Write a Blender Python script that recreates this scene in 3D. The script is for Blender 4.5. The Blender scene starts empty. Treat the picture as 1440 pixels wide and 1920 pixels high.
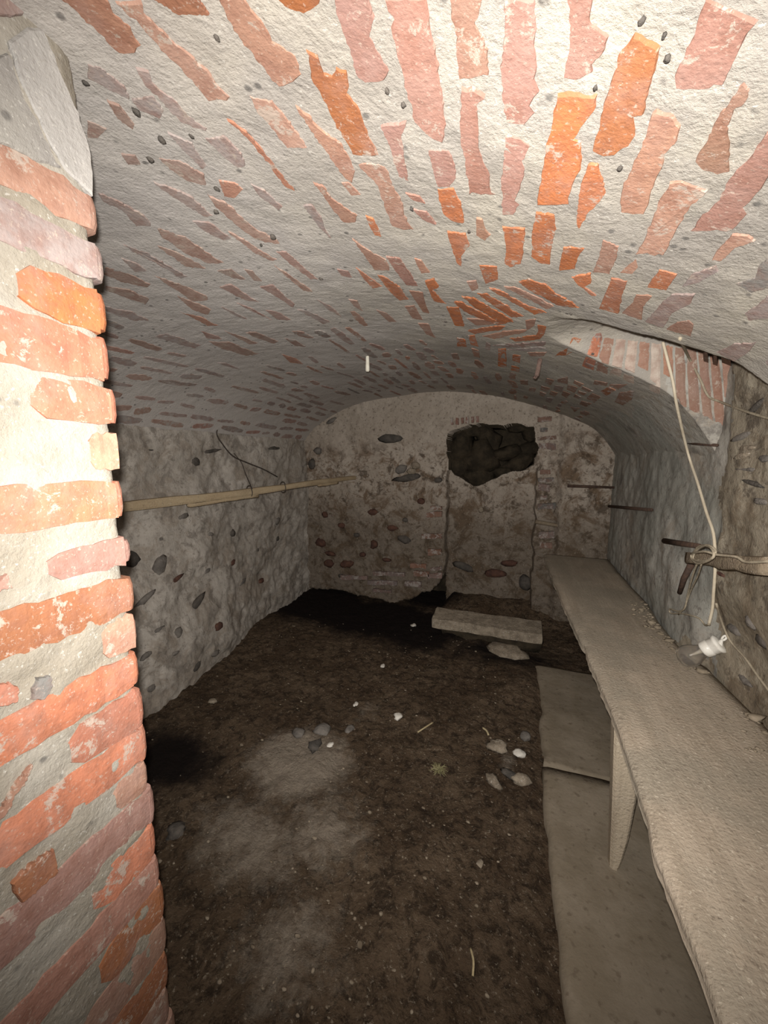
import bpy, math, random
import numpy as np
from mathutils import Vector, Matrix

# ------------------------------------------------------------------ camera, world, light, exposure
H = 1.2                                   # lens height above the earth floor (m); world z=0 is the floor
F = 720.0
YAW, PITCH = math.radians(20), math.radians(8)
FW = np.array([-math.sin(YAW)*math.cos(PITCH), math.cos(YAW)*math.cos(PITCH), -math.sin(PITCH)])
RT = np.array([math.cos(YAW), math.sin(YAW), 0.0])
UP = np.cross(RT, FW)
SC = bpy.context.scene
COL = SC.collection
cam = bpy.data.cameras.new('camera'); cam.sensor_fit = 'HORIZONTAL'; cam.sensor_width = 36.0
cam.lens = 36.0*F/1440.0; cam.clip_start = 0.01
camo = bpy.data.objects.new('camera', cam); COL.objects.link(camo)
camo.location = (0, 0, H)
camo.rotation_euler = (math.pi/2 - PITCH, 0, YAW)
SC.camera = camo
w = bpy.data.worlds.new('world'); w.use_nodes = True; SC.world = w
w.node_tree.nodes['Background'].inputs[0].default_value = (1.0, 0.95, 0.9, 1)
w.node_tree.nodes['Background'].inputs[1].default_value = 0.004
# the phone's flash, just above and left of the lens: the only light in the cellar
fl = bpy.data.lights.new('flash', 'SPOT'); fl.energy = 126; fl.color = (1.0, 0.955, 0.89)
fl.spot_size = math.radians(143); fl.spot_blend = 1.0; fl.shadow_soft_size = 0.008
flo = bpy.data.objects.new('flash', fl); COL.objects.link(flo)
flo.location = Vector((0, 0, H)) + Vector(RT)*(-0.010) + Vector(UP)*0.03
flo.rotation_euler = (math.pi/2 + math.radians(-6), 0, YAW - math.radians(4))
SC.view_settings.view_transform = 'Standard'; SC.view_settings.look = 'None'
SC.view_settings.exposure = 0.0; SC.view_settings.gamma = 1.0; SC.view_settings.use_curve_mapping = False
SC.cycles.use_denoising = True
SC.cycles.max_bounces = 5; SC.cycles.diffuse_bounces = 3

rng = random.Random(7); NR = np.random.default_rng(7)

# ------------------------------------------------------------------ maths helpers
def ray(u, v): return FW*F + RT*(u-720.0) - UP*(v-960.0)
def at(u, v, x=None, y=None, z=None):
    """where the sight line through a photo pixel meets a wall (x), cross wall (y) or level (z)"""
    d = ray(u, v)
    if x is not None: s = x/d[0]
    elif y is not None: s = y/d[1]
    else: s = (z-H)/d[2]
    p = d*s; return np.array([p[0], p[1], p[2]+H])
def proj(p):
    q = np.asarray(p, float) - np.array([0, 0, H]); c = q@FW
    return (720+F*(q@RT)/c, 960-F*(q@UP)/c) if c > 0.02 else (-9999, -9999)

def _h(ix, iy, iz, seed):
    n = (ix*374761393 + iy*668265263 + iz*2147483647 + seed*1274126177) & 0xFFFFFFFF
    n = ((n ^ (n >> 13))*1274126177) & 0xFFFFFFFF
    return ((n ^ (n >> 16)) & 0xFFFF)/65535.0
def vnoise(x, y, z, seed=0):
    x, y, z = [np.asarray(a, float) for a in np.broadcast_arrays(x, y, z)]
    ix, iy, iz = np.floor(x).astype(np.int64), np.floor(y).astype(np.int64), np.floor(z).astype(np.int64)
    fx, fy, fz = x-ix, y-iy, z-iz
    fx, fy, fz = [f*f*(3-2*f) for f in (fx, fy, fz)]
    r = 0
    for a in (0, 1):
        for b in (0, 1):
            for c in (0, 1):
                r = r + _h(ix+a, iy+b, iz+c, seed)*(fx if a else 1-fx)*(fy if b else 1-fy)*(fz if c else 1-fz)
    return r*2-1
def fbm(x, y, z, sc, oct=4, seed=0, gain=.5):
    r, a, s = 0, 1.0, sc
    for k in range(oct):
        r = r + a*vnoise(np.asarray(x)*s, np.asarray(y)*s, np.asarray(z)*s, seed+k); a *= gain; s *= 2.03
    return r
def sstep(a, b, x):
    t = np.clip((x-a)/(b-a), 0, 1); return t*t*(3-2*t)

# ------------------------------------------------------------------ vault: z above the lens level
CX = -.68
def z_main(x):
    d = np.asarray(x, float)-CX
    l = .12*d**2 + .066*d**4 + .02*np.abs(d)**8
    r = .245*d**2 + 3.0*np.clip(d-1.05, 0, 1)**2
    return .5 - np.where(d < 0, l, r)
def z_lun(y):                                # cross vault (lunette) on the right: its near edge is the broken edge in the photo
    t = np.abs((np.asarray(y, float)-1.26)/.23)
    return np.where(t < 1, -.10+.475*(1-np.clip(t, 0, 1)**3.5)**.5, -9)
def z_ceil(x, y):
    x = np.asarray(x, float); y = np.asarray(y, float)
    wob = .006*fbm(x, y, 0*x, 3.1, 2, 11)
    yl = y + .012*vnoise(x*14, 0*x, 0*x, 5)
    lun = np.where(x > -.1, z_lun(yl)+.08*np.clip(x-.05, 0, 1), -9)
    return np.maximum(z_main(x), lun) + wob
def hit_ceil(u, v):
    d = ray(u, v); s = np.linspace(.0004, .0075, 9000)
    k = int(np.argmax((d[2]*s > z_ceil(d[0]*s, d[1]*s))))
    if k == 0: return None
    p = d*s[k]
    return np.array([p[0], p[1], z_ceil(p[0], p[1])+H])
def n_ceil(x, y):
    e = .012
    n = np.array([-(z_ceil(x+e, y)-z_ceil(x-e, y))/(2*e), -(z_ceil(x, y+e)-z_ceil(x, y-e))/(2*e), 1.0])
    return -n/np.linalg.norm(n)              # into the room

# ------------------------------------------------------------------ materials
def new_mat(name):
    m = bpy.data.materials.new(name); m.use_nodes = True
    nt = m.node_tree; b = nt.nodes['Principled BSDF']
    b.inputs['Roughness'].default_value = .9
    b.inputs['Specular IOR Level'].default_value = .15
    return m, nt, b
class NT:
    def __init__(s, nt): s.nt = nt; s.pos = nt.nodes.new('ShaderNodeNewGeometry').outputs['Position']
    def noise(s, sc, det=4, rough=.55, dist=0, vec=None):
        n = s.nt.nodes.new('ShaderNodeTexNoise'); n.inputs['Scale'].default_value = sc
        n.inputs['Detail'].default_value = det; n.inputs['Roughness'].default_value = rough
        n.inputs['Distortion'].default_value = dist
        s.nt.links.new(vec or s.pos, n.inputs['Vector']); return n.outputs['Fac']
    def vor(s, sc, vec=None):
        n = s.nt.nodes.new('ShaderNodeTexVoronoi'); n.inputs['Scale'].default_value = sc
        s.nt.links.new(vec or s.pos, n.inputs['Vector']); return n.outputs['Distance']
    def stretch(s, v):
        n = s.nt.nodes.new('ShaderNodeVectorMath'); n.operation = 'MULTIPLY'; n.inputs[1].default_value = v
        s.nt.links.new(s.pos, n.inputs[0]); return n.outputs[0]
    def ramp(s, fac, a, b):
        n = s.nt.nodes.new('ShaderNodeMapRange'); n.interpolation_type = 'SMOOTHSTEP'
        n.inputs['From Min'].default_value = a; n.inputs['From Max'].default_value = b
        s.nt.links.new(fac, n.inputs['Value']); return n.outputs['Result']
    def mix(s, fac, a, b, mode='MIX'):
        n = s.nt.nodes.new('ShaderNodeMix'); n.data_type = 'RGBA'; n.blend_type = mode
        for k, v in ((0, fac), (6, a), (7, b)):
            if hasattr(v, 'links'): s.nt.links.new(v, n.inputs[k])
            elif k == 0: n.inputs[0].default_value = v
            else: n.inputs[k].default_value = (*v, 1) if len(v) == 3 else v
        return n.outputs[2]
    def mul(s, a, k):
        n = s.nt.nodes.new('ShaderNodeMath'); n.operation = 'MULTIPLY'
        s.nt.links.new(a, n.inputs[0])
        if hasattr(k, 'links'): s.nt.links.new(k, n.inputs[1])
        else: n.inputs[1].default_value = k
        return n.outputs[0]
    def add(s, a, b):
        n = s.nt.nodes.new('ShaderNodeMath'); n.operation = 'ADD'
        s.nt.links.new(a, n.inputs[0]); s.nt.links.new(b, n.inputs[1]); return n.outputs[0]
    def attr(s, name):
        n = s.nt.nodes.new('ShaderNodeAttribute'); n.attribute_name = name; return n
    def bump(s, b, h, dist, st=1.0):
        n = s.nt.nodes.new('ShaderNodeBump'); n.inputs['Distance'].default_value = dist; n.inputs['Strength'].default_value = st
        s.nt.links.new(h, n.inputs['Height']); s.nt.links.new(n.outputs[0], b.inputs['Normal'])
    def axis(s, i):
        n = s.nt.nodes.new('ShaderNodeSeparateXYZ'); s.nt.links.new(s.pos, n.inputs[0]); return n.outputs[i]
    def base(s, b, c): s.nt.links.new(c, b.inputs['Base Color'])

def mat_mortar(name, c1, c2, dirt, dirt_amt, grey_lift_left=False):
    m, nt, b = new_mat(name); t = NT(nt)
    c = t.mix(t.ramp(t.noise(7, 5), .35, .68), c1, c2)
    c = t.mix(t.mul(t.ramp(t.noise(2.6, 5, .6, .5), .48, .66), dirt_amt), c, dirt)
    if grey_lift_left:  # greyer left side, its colour also lightened to offset the weak flash there
        g = t.ramp(t.add(t.axis(0), t.mul(t.noise(2.3, 4), .9)), .42, -.55)
        c = t.mix(t.mul(g, .78), c, (.54, .505, .485))
    c = t.mix(t.mul(t.ramp(t.noise(170, 3, .6), .56, .74), .5), c, (.30, .28, .25))
    c = t.mix(t.mul(t.ramp(t.noise(230, 2), .60, .74), .6), c, (.55, .53, .49))
    sp = t.mul(t.ramp(t.vor(34), .24, .10), t.ramp(t.noise(19, 2), .50, .58))
    c = t.mix(t.mul(sp, .75), c, (.10, .095, .09))
    t.base(b, c)
    t.bump(b, t.add(t.noise(120, 5, .65), t.mul(t.noise(28, 4), .8)), .0028)
    return m
M_MORTAR = mat_mortar('lime_mortar_vault', (.40, .368, .315), (.325, .30, .272), (.27, .248, .225), .6, True)
M_JAMB = mat_mortar('lime_mortar_pillar', (.265, .235, .19), (.33, .305, .265), (.185, .16, .125), .6)
M_PATCH = mat_mortar('plaster_patch', (.30, .285, .26), (.26, .245, .23), (.15, .145, .14), .7)
M_PATCHL = mat_mortar('pale_plaster_patch', (.42, .40, .38), (.34, .325, .31), (.2, .195, .19), .7)

def mat_brick(name, smear=.615, lime=(.40, .335, .285)):
    m, nt, b = new_mat(name); t = NT(nt)
    a = t.attr('col')
    c = t.mix(t.mul(t.ramp(t.noise(34, 5, .65), .38, .70), .5), a.outputs['Color'], (.20, .09, .062))
    c = t.mix(t.mul(t.ramp(t.noise(9, 5, .7), .45, .70), .4), c, (.33, .22, .19))
    c = t.mix(t.mul(t.ramp(t.noise(24, 9, .78, .3), smear-.05, smear-.01), .85), c, lime)
    c = t.mix(t.mul(t.ramp(t.noise(210, 2), .60, .72), .5), c, (.46, .36, .30))
    t.base(b, c)
    t.bump(b, t.add(t.noise(170, 4, .6), t.mul(t.noise(40, 3), 1.0)), .0014)
    return m
M_BRICK = mat_brick('old_brick')
M_BRICKD = mat_brick('dusty_brick', .57, (.37, .335, .31))

def mat_plaster(name, base, light, dark, brown, blue=None, scale=1.0, sootbase=None, bump=.008, damt=.85, whole=None):
    m, nt, b = new_mat(name); t = NT(nt)
    c = t.mix(t.ramp(t.noise(3.2*scale, 6, .62, .4), .36, .64), base, light)
    if whole:                                              # above this height the plaster skin is still whole
        keep = t.ramp(t.add(t.axis(2), t.mul(t.noise(3.5, 5, .6), .6)), whole+.42, whole+.18)
        damt = t.add(t.mul(keep, damt*.82), t.mul(t.ramp(t.axis(2), -9, -8), damt*.18))
    else: keep = 1.0
    c = t.mix(t.mul(t.ramp(t.noise(5.3*scale, 7, .7, .7), .48, .62), keep), c, brown)
    c = t.mix(t.mul(t.ramp(t.noise(9*scale, 7, .72, .5), .51, .62), damt), c, dark)
    c = t.mix(t.mul(t.ramp(t.noise(21*scale, 6, .75, .8), .55, .63), damt), c, brown)
    if blue:
        c = t.mix(t.mul(t.ramp(t.noise(2.2, 4), .40, .58), .8), c, blue)
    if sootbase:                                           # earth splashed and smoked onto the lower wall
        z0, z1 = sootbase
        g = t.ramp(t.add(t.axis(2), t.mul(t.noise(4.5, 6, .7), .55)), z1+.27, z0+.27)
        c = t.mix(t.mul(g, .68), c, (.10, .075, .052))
    c = t.mix(t.mul(t.ramp(t.noise(46*scale, 5, .75), .54, .68), .8), c, dark)
    c = t.mix(t.mul(t.ramp(t.noise(90, 3), .62, .72), .5), c, light)
    t.base(b, c)
    t.bump(b, t.add(t.noise(55, 6, .7), t.mul(t.noise(14, 5, .6), 1.5)), bump)
    return m
M_LEFT = mat_plaster('rubble_plaster_left', (.385, .35, .31), (.49, .45, .405), (.21, .185, .16), (.33, .285, .24), bump=.005, damt=.75)
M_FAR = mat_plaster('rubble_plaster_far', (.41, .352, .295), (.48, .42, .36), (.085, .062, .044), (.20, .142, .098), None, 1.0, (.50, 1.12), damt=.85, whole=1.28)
M_RIGHT = mat_plaster('stained_plaster_right', (.27, .23, .175), (.35, .31, .245), (.11, .09, .07), (.20, .16, .115), None, bump=.004)
M_BLUE = mat_plaster('blue_washed_plaster', (.34, .32, .285), (.42, .405, .37), (.17, .155, .14), (.31, .27, .225), (.315, .315, .285), .8, bump=.003)

def mat_flat(name, c1, c2, sc=30, rough=.85, bump=.003, speck=None):
    m, nt, b = new_mat(name); t = NT(nt); b.inputs['Roughness'].default_value = rough
    c = t.mix(t.ramp(t.noise(sc, 6, .65), .35, .66), c1, c2)
    if speck: c = t.mix(t.mul(t.ramp(t.noise(sc*5, 3), .58, .70), .7), c, speck)
    t.base(b, c); t.bump(b, t.noise(sc*3, 5, .65), bump)
    return m
M_STONE = mat_flat('grey_fieldstone', (.21, .19, .17), (.12, .108, .098), 18, .8, .006)
M_STONED = mat_flat('dark_fieldstone', (.07, .064, .058), (.12, .105, .092), 22, .8, .006)
M_STONER = mat_flat('reddish_stone', (.135, .07, .05), (.075, .042, .035), 26, .85, .006)
M_STONEP = mat_flat('pale_limestone', (.34, .285, .22), (.20, .165, .125), 24, .85, .006, (.52, .48, .42))
M_CHIP = mat_flat('white_chip', (.75, .72, .66), (.6, .56, .5), 40, .8, .002)
M_VOID = mat_flat('black_rubble_hollow', (.030, .024, .017), (.062, .048, .032), 14, .9, .01)
M_IRON = mat_flat('rusted_iron', (.055, .038, .032), (.10, .062, .045), 60, .7, .002)
M_IRONR = mat_flat('brown_rusty_hook', (.12, .08, .068), (.17, .115, .095), 60, .7, .002)
M_CABLE = mat_flat('aged_white_cable', (.62, .55, .43), (.52, .45, .34), 24, .6, .001)
M_CORD = mat_flat('dirty_hemp_cord', (.38, .33, .25), (.27, .23, .17), 40, .85, .002)
M_WIRE = mat_flat('dark_wire', (.05, .042, .036), (.08, .065, .055), 40, .6, .001)
M_PEG = mat_flat('pale_peg', (.85, .82, .72), (.72, .68, .58), 40, .6, .001)
M_PORC = mat_flat('white_porcelain', (.80, .78, .73), (.66, .63, .57), 22, .25, .0008)
M_STRAW = mat_flat('straw', (.50, .42, .26), (.36, .29, .17), 40, .8, .001)
M_MOSS = mat_flat('dry_moss', (.20, .18, .09), (.30, .27, .15), 60, .9, .003)
def mat_wood(name, c1, c2, dust, stretch, dusty=.5):
    m, nt, b = new_mat(name); t = NT(nt)
    v = t.stretch(stretch)
    c = t.mix(t.ramp(t.noise(22, 6, .6, .6, v), .35, .68), c1, c2)
    c = t.mix(t.mul(t.ramp(t.noise(5, 6, .65), .38, .62), dusty), c, dust)
    c = t.mix(t.mul(t.ramp(t.noise(75, 4, .7), .57, .70), .5), c, (.13, .10, .075))
    c = t.mix(t.mul(t.ramp(t.noise(190, 2), .60, .72), .45), c, (.62, .56, .46))
    t.base(b, c)
    t.bump(b, t.add(t.noise(60, 5, .65, 0, v), t.noise(150, 3)), .003)
    return m
M_BENCH = mat_wood('dusty_bench_wood', (.32, .265, .205), (.40, .335, .265), (.28, .245, .195), (1, .12, 1), .8)
M_LEG = mat_wood('pale_leg_wood', (.46, .385, .29), (.36, .295, .22), (.42, .36, .28), (1, 1, .12), .4)
M_LATH = mat_wood('pale_lath_wood', (.44, .345, .225), (.34, .255, .16), (.37, .30, .20), (1, .15, 1), .4)
M_STUB = mat_wood('weathered_wood', (.25, .20, .14), (.17, .13, .095), (.22, .18, .13), (.2, 1, 1), .4)

def mat_floor():
    m, nt, b = new_mat('earth_floor'); t = NT(nt)
    a = t.attr('zone')                                     # x: pale trodden mortar, y: near-black, z: rubble
    sx = nt.nodes.new('ShaderNodeSeparateColor'); nt.links.new(a.outputs['Color'], sx.inputs[0])
    c = t.mix(t.ramp(t.noise(4, 6, .65, .4), .35, .65), (.088, .058, .036), (.150, .106, .070))
    c = t.mix(t.mul(t.ramp(t.noise(26, 7, .8, .5), .46, .60), .8), c, (.030, .020, .013))
    c = t.mix(t.mul(t.ramp(t.noise(62, 5, .75), .56, .68), .7), c, (.22, .175, .13))
    p = t.ramp(t.add(sx.outputs[0], t.mul(t.noise(13, 8, .78), 1.1)), .92, 1.40)
    c = t.mix(t.mul(p, .8), c, (.36, .305, .245))
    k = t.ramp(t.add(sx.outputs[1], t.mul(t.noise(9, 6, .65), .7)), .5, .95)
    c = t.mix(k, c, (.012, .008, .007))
    c = t.mix(t.mul(t.mul(t.ramp(t.noise(105, 3, .6), .62, .70), t.ramp(sx.outputs[1], .6, .2)), .55), c, (.42, .36, .28))
    t.base(b, c)
    t.bump(b, t.add(t.noise(70, 6, .75), t.mul(t.noise(22, 5), 2)), .014)
    return m
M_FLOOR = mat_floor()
M_SLAB = mat_flat('dusty_concrete', (.20, .165, .12), (.25, .21, .16), 9, .92, .004, (.14, .11, .08))
def mat_glass():
    m, nt, b = new_mat('dusty_bulb_glass')
    b.inputs['Base Color'].default_value = (.86, .82, .76, 1); b.inputs['Roughness'].default_value = .12
    b.inputs['Transmission Weight'].default_value = .93; b.inputs['IOR'].default_value = 1.12
    b.inputs['Specular IOR Level'].default_value = .5
    return m
M_GLASS = mat_glass()
M_BRASS = mat_flat('dull_brass', (.42, .34, .2), (.3, .24, .14), 40, .4, .001)

# ------------------------------------------------------------------ object helpers
def link(name, me, parent=None, mat=None):
    o = bpy.data.objects.new(name, me); COL.objects.link(o)
    if parent is not None: o.parent = parent
    if mat and me is not None and not me.materials: me.materials.append(mat)
    return o
def tag(o, label, cat, group=None, kind=None):
    o['label'] = label; o['category'] = cat
    if group: o['group'] = group
    if kind: o['kind'] = kind
    return o
def empty(name, loc):
    o = bpy.data.objects.new(name, None); o.empty_display_size = .05; COL.objects.link(o); o.location = loc; return o
def mesh(name, V, Fc, smooth=True, col=None):
    me = bpy.data.meshes.new(name); me.from_pydata([tuple(v) for v in V], [], Fc)
    if smooth: me.polygons.foreach_set('use_smooth', [True]*len(me.polygons))
    if col is not None:
        ca = me.color_attributes.new('col', 'FLOAT_COLOR', 'POINT')
        c = np.asarray(col, float)
        c = np.tile(np.r_[c, 1.0], (len(V), 1)) if c.ndim == 1 else c
        ca.data.foreach_set('color', c.astype(np.float32).ravel())
    me.update(); return me
def grid(name, P, mat, parent=None, flip=False, keep=None):
    """P: array (n,m,3) -> one mesh of quads"""
    n, m = P.shape[:2]
    me = bpy.data.meshes.new(name)
    i = np.arange(n*m).reshape(n, m)
    q = np.stack([i[:-1, :-1], i[1:, :-1], i[1:, 1:], i[:-1, 1:]], -1).reshape(-1, 4)
    if flip: q = q[:, ::-1]
    if keep is not None: q = q[keep.reshape(-1)]
    me.vertices.add(n*m); me.vertices.foreach_set('co', P.reshape(-1).astype(np.float32))
    me.loops.add(q.size); me.loops.foreach_set('vertex_index', q.reshape(-1).astype(np.int32))
    me.polygons.add(len(q)); me.polygons.foreach_set('loop_start', np.arange(0, q.size, 4, dtype=np.int32))
    me.update(calc_edges=True); me.validate()
    me.polygons.foreach_set('use_smooth', np.ones(len(me.polygons), bool))
    return link(name, me, parent, mat)
def tube(pts, rad, n=8, caps=True, seed=None):
    """swept tube through pts; rad a number or a list"""
    pts = [Vector(p) for p in pts]; N = len(pts)
    rad = rad if hasattr(rad, '__len__') else [rad]*N
    V, Fc = [], []
    up = Vector((.31, .17, .93)); prev = None
    for k, p in enumerate(pts):
        d = (pts[min(k+1, N-1)]-pts[max(k-1, 0)]).normalized()
        a = (prev - d*prev.dot(d)) if prev is not None else up.cross(d)
        if a.length < 1e-4: a = d.orthogonal()
        a.normalize(); prev = a; b = d.cross(a)
        for j in range(n):
            t = 2*math.pi*j/n; V.append(p + (a*math.cos(t)+b*math.sin(t))*rad[k])
    for k in range(N-1):
        for j in range(n):
            Fc.append((k*n+j, k*n+(j+1) % n, (k+1)*n+(j+1) % n, (k+1)*n+j))
    if caps: Fc += [tuple(range(n))[::-1], tuple(range((N-1)*n, N*n))]
    return V, Fc
def spline(pts, n=6):
    P = [np.asarray(p, float) for p in pts]; P = [2*P[0]-P[1]] + P + [2*P[-1]-P[-2]]
    out = []
    for k in range(1, len(P)-2):
        for t in np.linspace(0, 1, n, endpoint=False):
            a, b, c, d = P[k-1:k+3]
            out.append(.5*(2*b+(c-a)*t+(2*a-5*b+4*c-d)*t*t+(3*b-a-3*c+d)*t**3))
    return out + [P[-2]]
def merge(*parts):
    V, Fc = [], []
    for v, f in parts:
        o = len(V); V += list(v); Fc += [tuple(i+o for i in q) for q in f]
    return V, Fc
def lathe(prof, n=20, axis=(0, 0, 1), org=(0, 0, 0)):
    ax = Vector(axis).normalized(); a = ax.orthogonal().normalized(); b = ax.cross(a); o = Vector(org)
    V, Fc = [], []
    for r, h in prof:
        for j in range(n):
            t = 2*math.pi*j/n; V.append(o+ax*h+(a*math.cos(t)+b*math.sin(t))*r)
    for k in range(len(prof)-1):
        for j in range(n): Fc.append((k*n+j, k*n+(j+1) % n, (k+1)*n+(j+1) % n, (k+1)*n+j))
    Fc += [tuple(range(n))[::-1], tuple(range((len(prof)-1)*n, len(prof)*n))]
    return V, Fc
def rough_box(o, ex, ey, ez, nx=4, ny=4, nz=2, amp=.006, bev=.15, seed=0, sc=18):
    """box with edge vectors ex,ey,ez from centre o, surface roughened and corners rounded"""
    import itertools
    o, ex, ey, ez = [np.asarray(a, float) for a in (o, ex, ey, ez)]
    idx, V, Fc = {}, [], []
    def vid(a, b, c):
        k = (round(a, 5), round(b, 5), round(c, 5))
        if k not in idx:
            s = [k[0], k[1], k[2]]
            e = sum(abs(q) > .999 for q in s)
            f = 1 - (bev*.06*(e-1) if e > 1 else 0)
            p = o + (ex*s[0]+ey*s[1]+ez*s[2])*.5*f
            idx[k] = len(V); V.append(p)
        return idx[k]
    def face(fn, n, m):
        for i in range(n):
            for j in range(m):
                a0, a1 = -1+2*i/n, -1+2*(i+1)/n; b0, b1 = -1+2*j/m, -1+2*(j+1)/m
                Fc.append((vid(*fn(a0, b0)), vid(*fn(a1, b0)), vid(*fn(a1, b1)), vid(*fn(a0, b1))))
    for s in (-1, 1):
        face((lambda a, b: (a, b, 1)) if s > 0 else (lambda a, b: (b, a, -1)), *((nx, ny) if s > 0 else (ny, nx)))
        face((lambda a, b: (1, a, b)) if s > 0 else (lambda a, b: (-1, b, a)), *((ny, nz) if s > 0 else (nz, ny)))
        face((lambda a, b: (b, 1, a)) if s > 0 else (lambda a, b: (a, -1, b)), *((nz, nx) if s > 0 else (nx, nz)))
    V = np.array(V)
    D = np.stack([fbm(V[:, 0], V[:, 1], V[:, 2], sc, 3, seed+k*17) for k in range(3)], -1)
    return list(V + amp*D), Fc
def lump(c, r, seed=0, sub=2, amp=.25, rot=None):
    """rounded irregular stone, radii r=(x,y,z)"""
    n, m = (10, 6) if sub > 1 else (7, 4)
    V, Fc = [], []
    V.append((0, 0, -1))
    for i in range(1, m):
        ph = -math.pi/2+math.pi*i/m
        for j in range(n):
            t = 2*math.pi*j/n; V.append((math.cos(ph)*math.cos(t), math.cos(ph)*math.sin(t), math.sin(ph)))
    V.append((0, 0, 1)); V = np.array(V)
    V *= (1+amp*fbm(V[:, 0]+seed*3.7, V[:, 1], V[:, 2], 1.3, 3, seed))[:, None]
    V = V*np.asarray(r, float)
    if rot is not None: V = V@np.array(rot.to_3x3() if hasattr(rot, 'to_3x3') else rot).T
    V = V+np.asarray(c, float)
    for j in range(n): Fc.append((0, 1+(j+1) % n, 1+j))
    for i in range(m-2):
        for j in range(n):
            a = 1+i*n; Fc.append((a+j, a+(j+1) % n, a+n+(j+1) % n, a+n+j))
    e = len(V)-1; a = 1+(m-2)*n
    for j in range(n): Fc.append((a+j, a+(j+1) % n, e))
    return list(V), Fc

def ragged(poly, step, amp, seed):
    """outline with broken edges: points every step, pushed in and out"""
    r = random.Random(seed); out = []; walk = 0.0
    n = len(poly)
    for k in range(n):
        a, b = np.asarray(poly[k], float), np.asarray(poly[(k+1) % n], float)
        L = np.linalg.norm(b-a); m = max(1, int(L/step))
        nrm = np.array([b[1]-a[1], a[0]-b[0]])/(L+1e-9)
        for i in range(m):
            p = a+(b-a)*(i/m); walk = max(-1, min(1, .72*walk+r.uniform(-.62, .62)))
            out.append(p+nrm*amp*(.9*walk+r.uniform(-.55, .55)))
    return out
def piece(name, top, nrm, depth, mat, parent, col, kind=None):
    """a brick or stone showing the outline 'top' (3D points); sides go 'depth' into the wall"""
    n = len(top); c = np.mean(top, 0)
    nrm = np.asarray(nrm)
    inner = [c+(p-c)*.955 for p in top]
    rim = [p-nrm*.0022 for p in top]
    back = [p-nrm*depth for p in top]
    V = inner+rim+back
    Fc = [tuple(range(n))] + [(k, n+k, n+(k+1) % n, (k+1) % n) for k in range(n)] \
        + [(n+k, 2*n+k, 2*n+(k+1) % n, n+(k+1) % n) for k in range(n)]
    me = mesh(name, V, Fc, False, col)
    # make the front face look into the room
    if Vector(me.polygons[0].normal).dot(Vector(nrm)) < 0: me.flip_normals()
    return link(name, me, parent, mat)

BC = dict(o=(.40, .145, .065), d=(.30, .12, .055), p=(.33, .185, .15), l=(.35, .205, .15), m=(.285, .23, .215),
          b=(.28, .175, .13), r=(.43, .17, .105), g=(.2, .195, .185), w=(.50, .42, .36))
def bcol(c, r):
    k = r.uniform(.86, 1.12); j = r.uniform(-.02, .02)
    a = BC[c]; return (max(.02, a[0]*k+j), max(.02, a[1]*k), max(.02, a[2]*k-j*.4))

# ------------------------------------------------------------------ ceiling (the vault's mortar) and its bricks
XL, XR, YB, YF = -1.84, .66, -.9, 3.02
xs = np.concatenate([np.linspace(XL, -1.66, 26)[:-1], np.linspace(-1.66, -.2, 130)[:-1], np.linspace(-.2, XR, 130)])
ys = np.concatenate([np.linspace(YB, .3, 60)[:-1], np.linspace(.3, .98, 80)[:-1], np.linspace(.98, 1.54, 150)[:-1], np.linspace(1.54, YF+.03, 110)])
X, Y = np.meshgrid(xs, ys, indexing='ij')
Z = z_ceil(X, Y)+H + .0012*fbm(X, Y, 0*X, 22, 3, 31)+.0008*fbm(X, Y, 0*X, 70, 2, 41)
ceiling = grid('ceiling', np.stack([X, Y, Z], -1), M_MORTAR)
ceiling.data.materials.append(M_BLUE)
xc_, yc_ = (X[:-1, :-1]+X[1:, 1:])/2, (Y[:-1, :-1]+Y[1:, 1:])/2
ceiling.data.polygons.foreach_set('material_index', ((xc_+.03*fbm(xc_, yc_, 0*xc_, 9, 3, 47) > .40) & (yc_ > 1.43)).reshape(-1).astype(np.int32)); ceiling.data.update()
tag(ceiling, 'low brick barrel vault smeared with pale lime mortar over the whole cellar', 'ceiling', None, 'structure')

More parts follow.
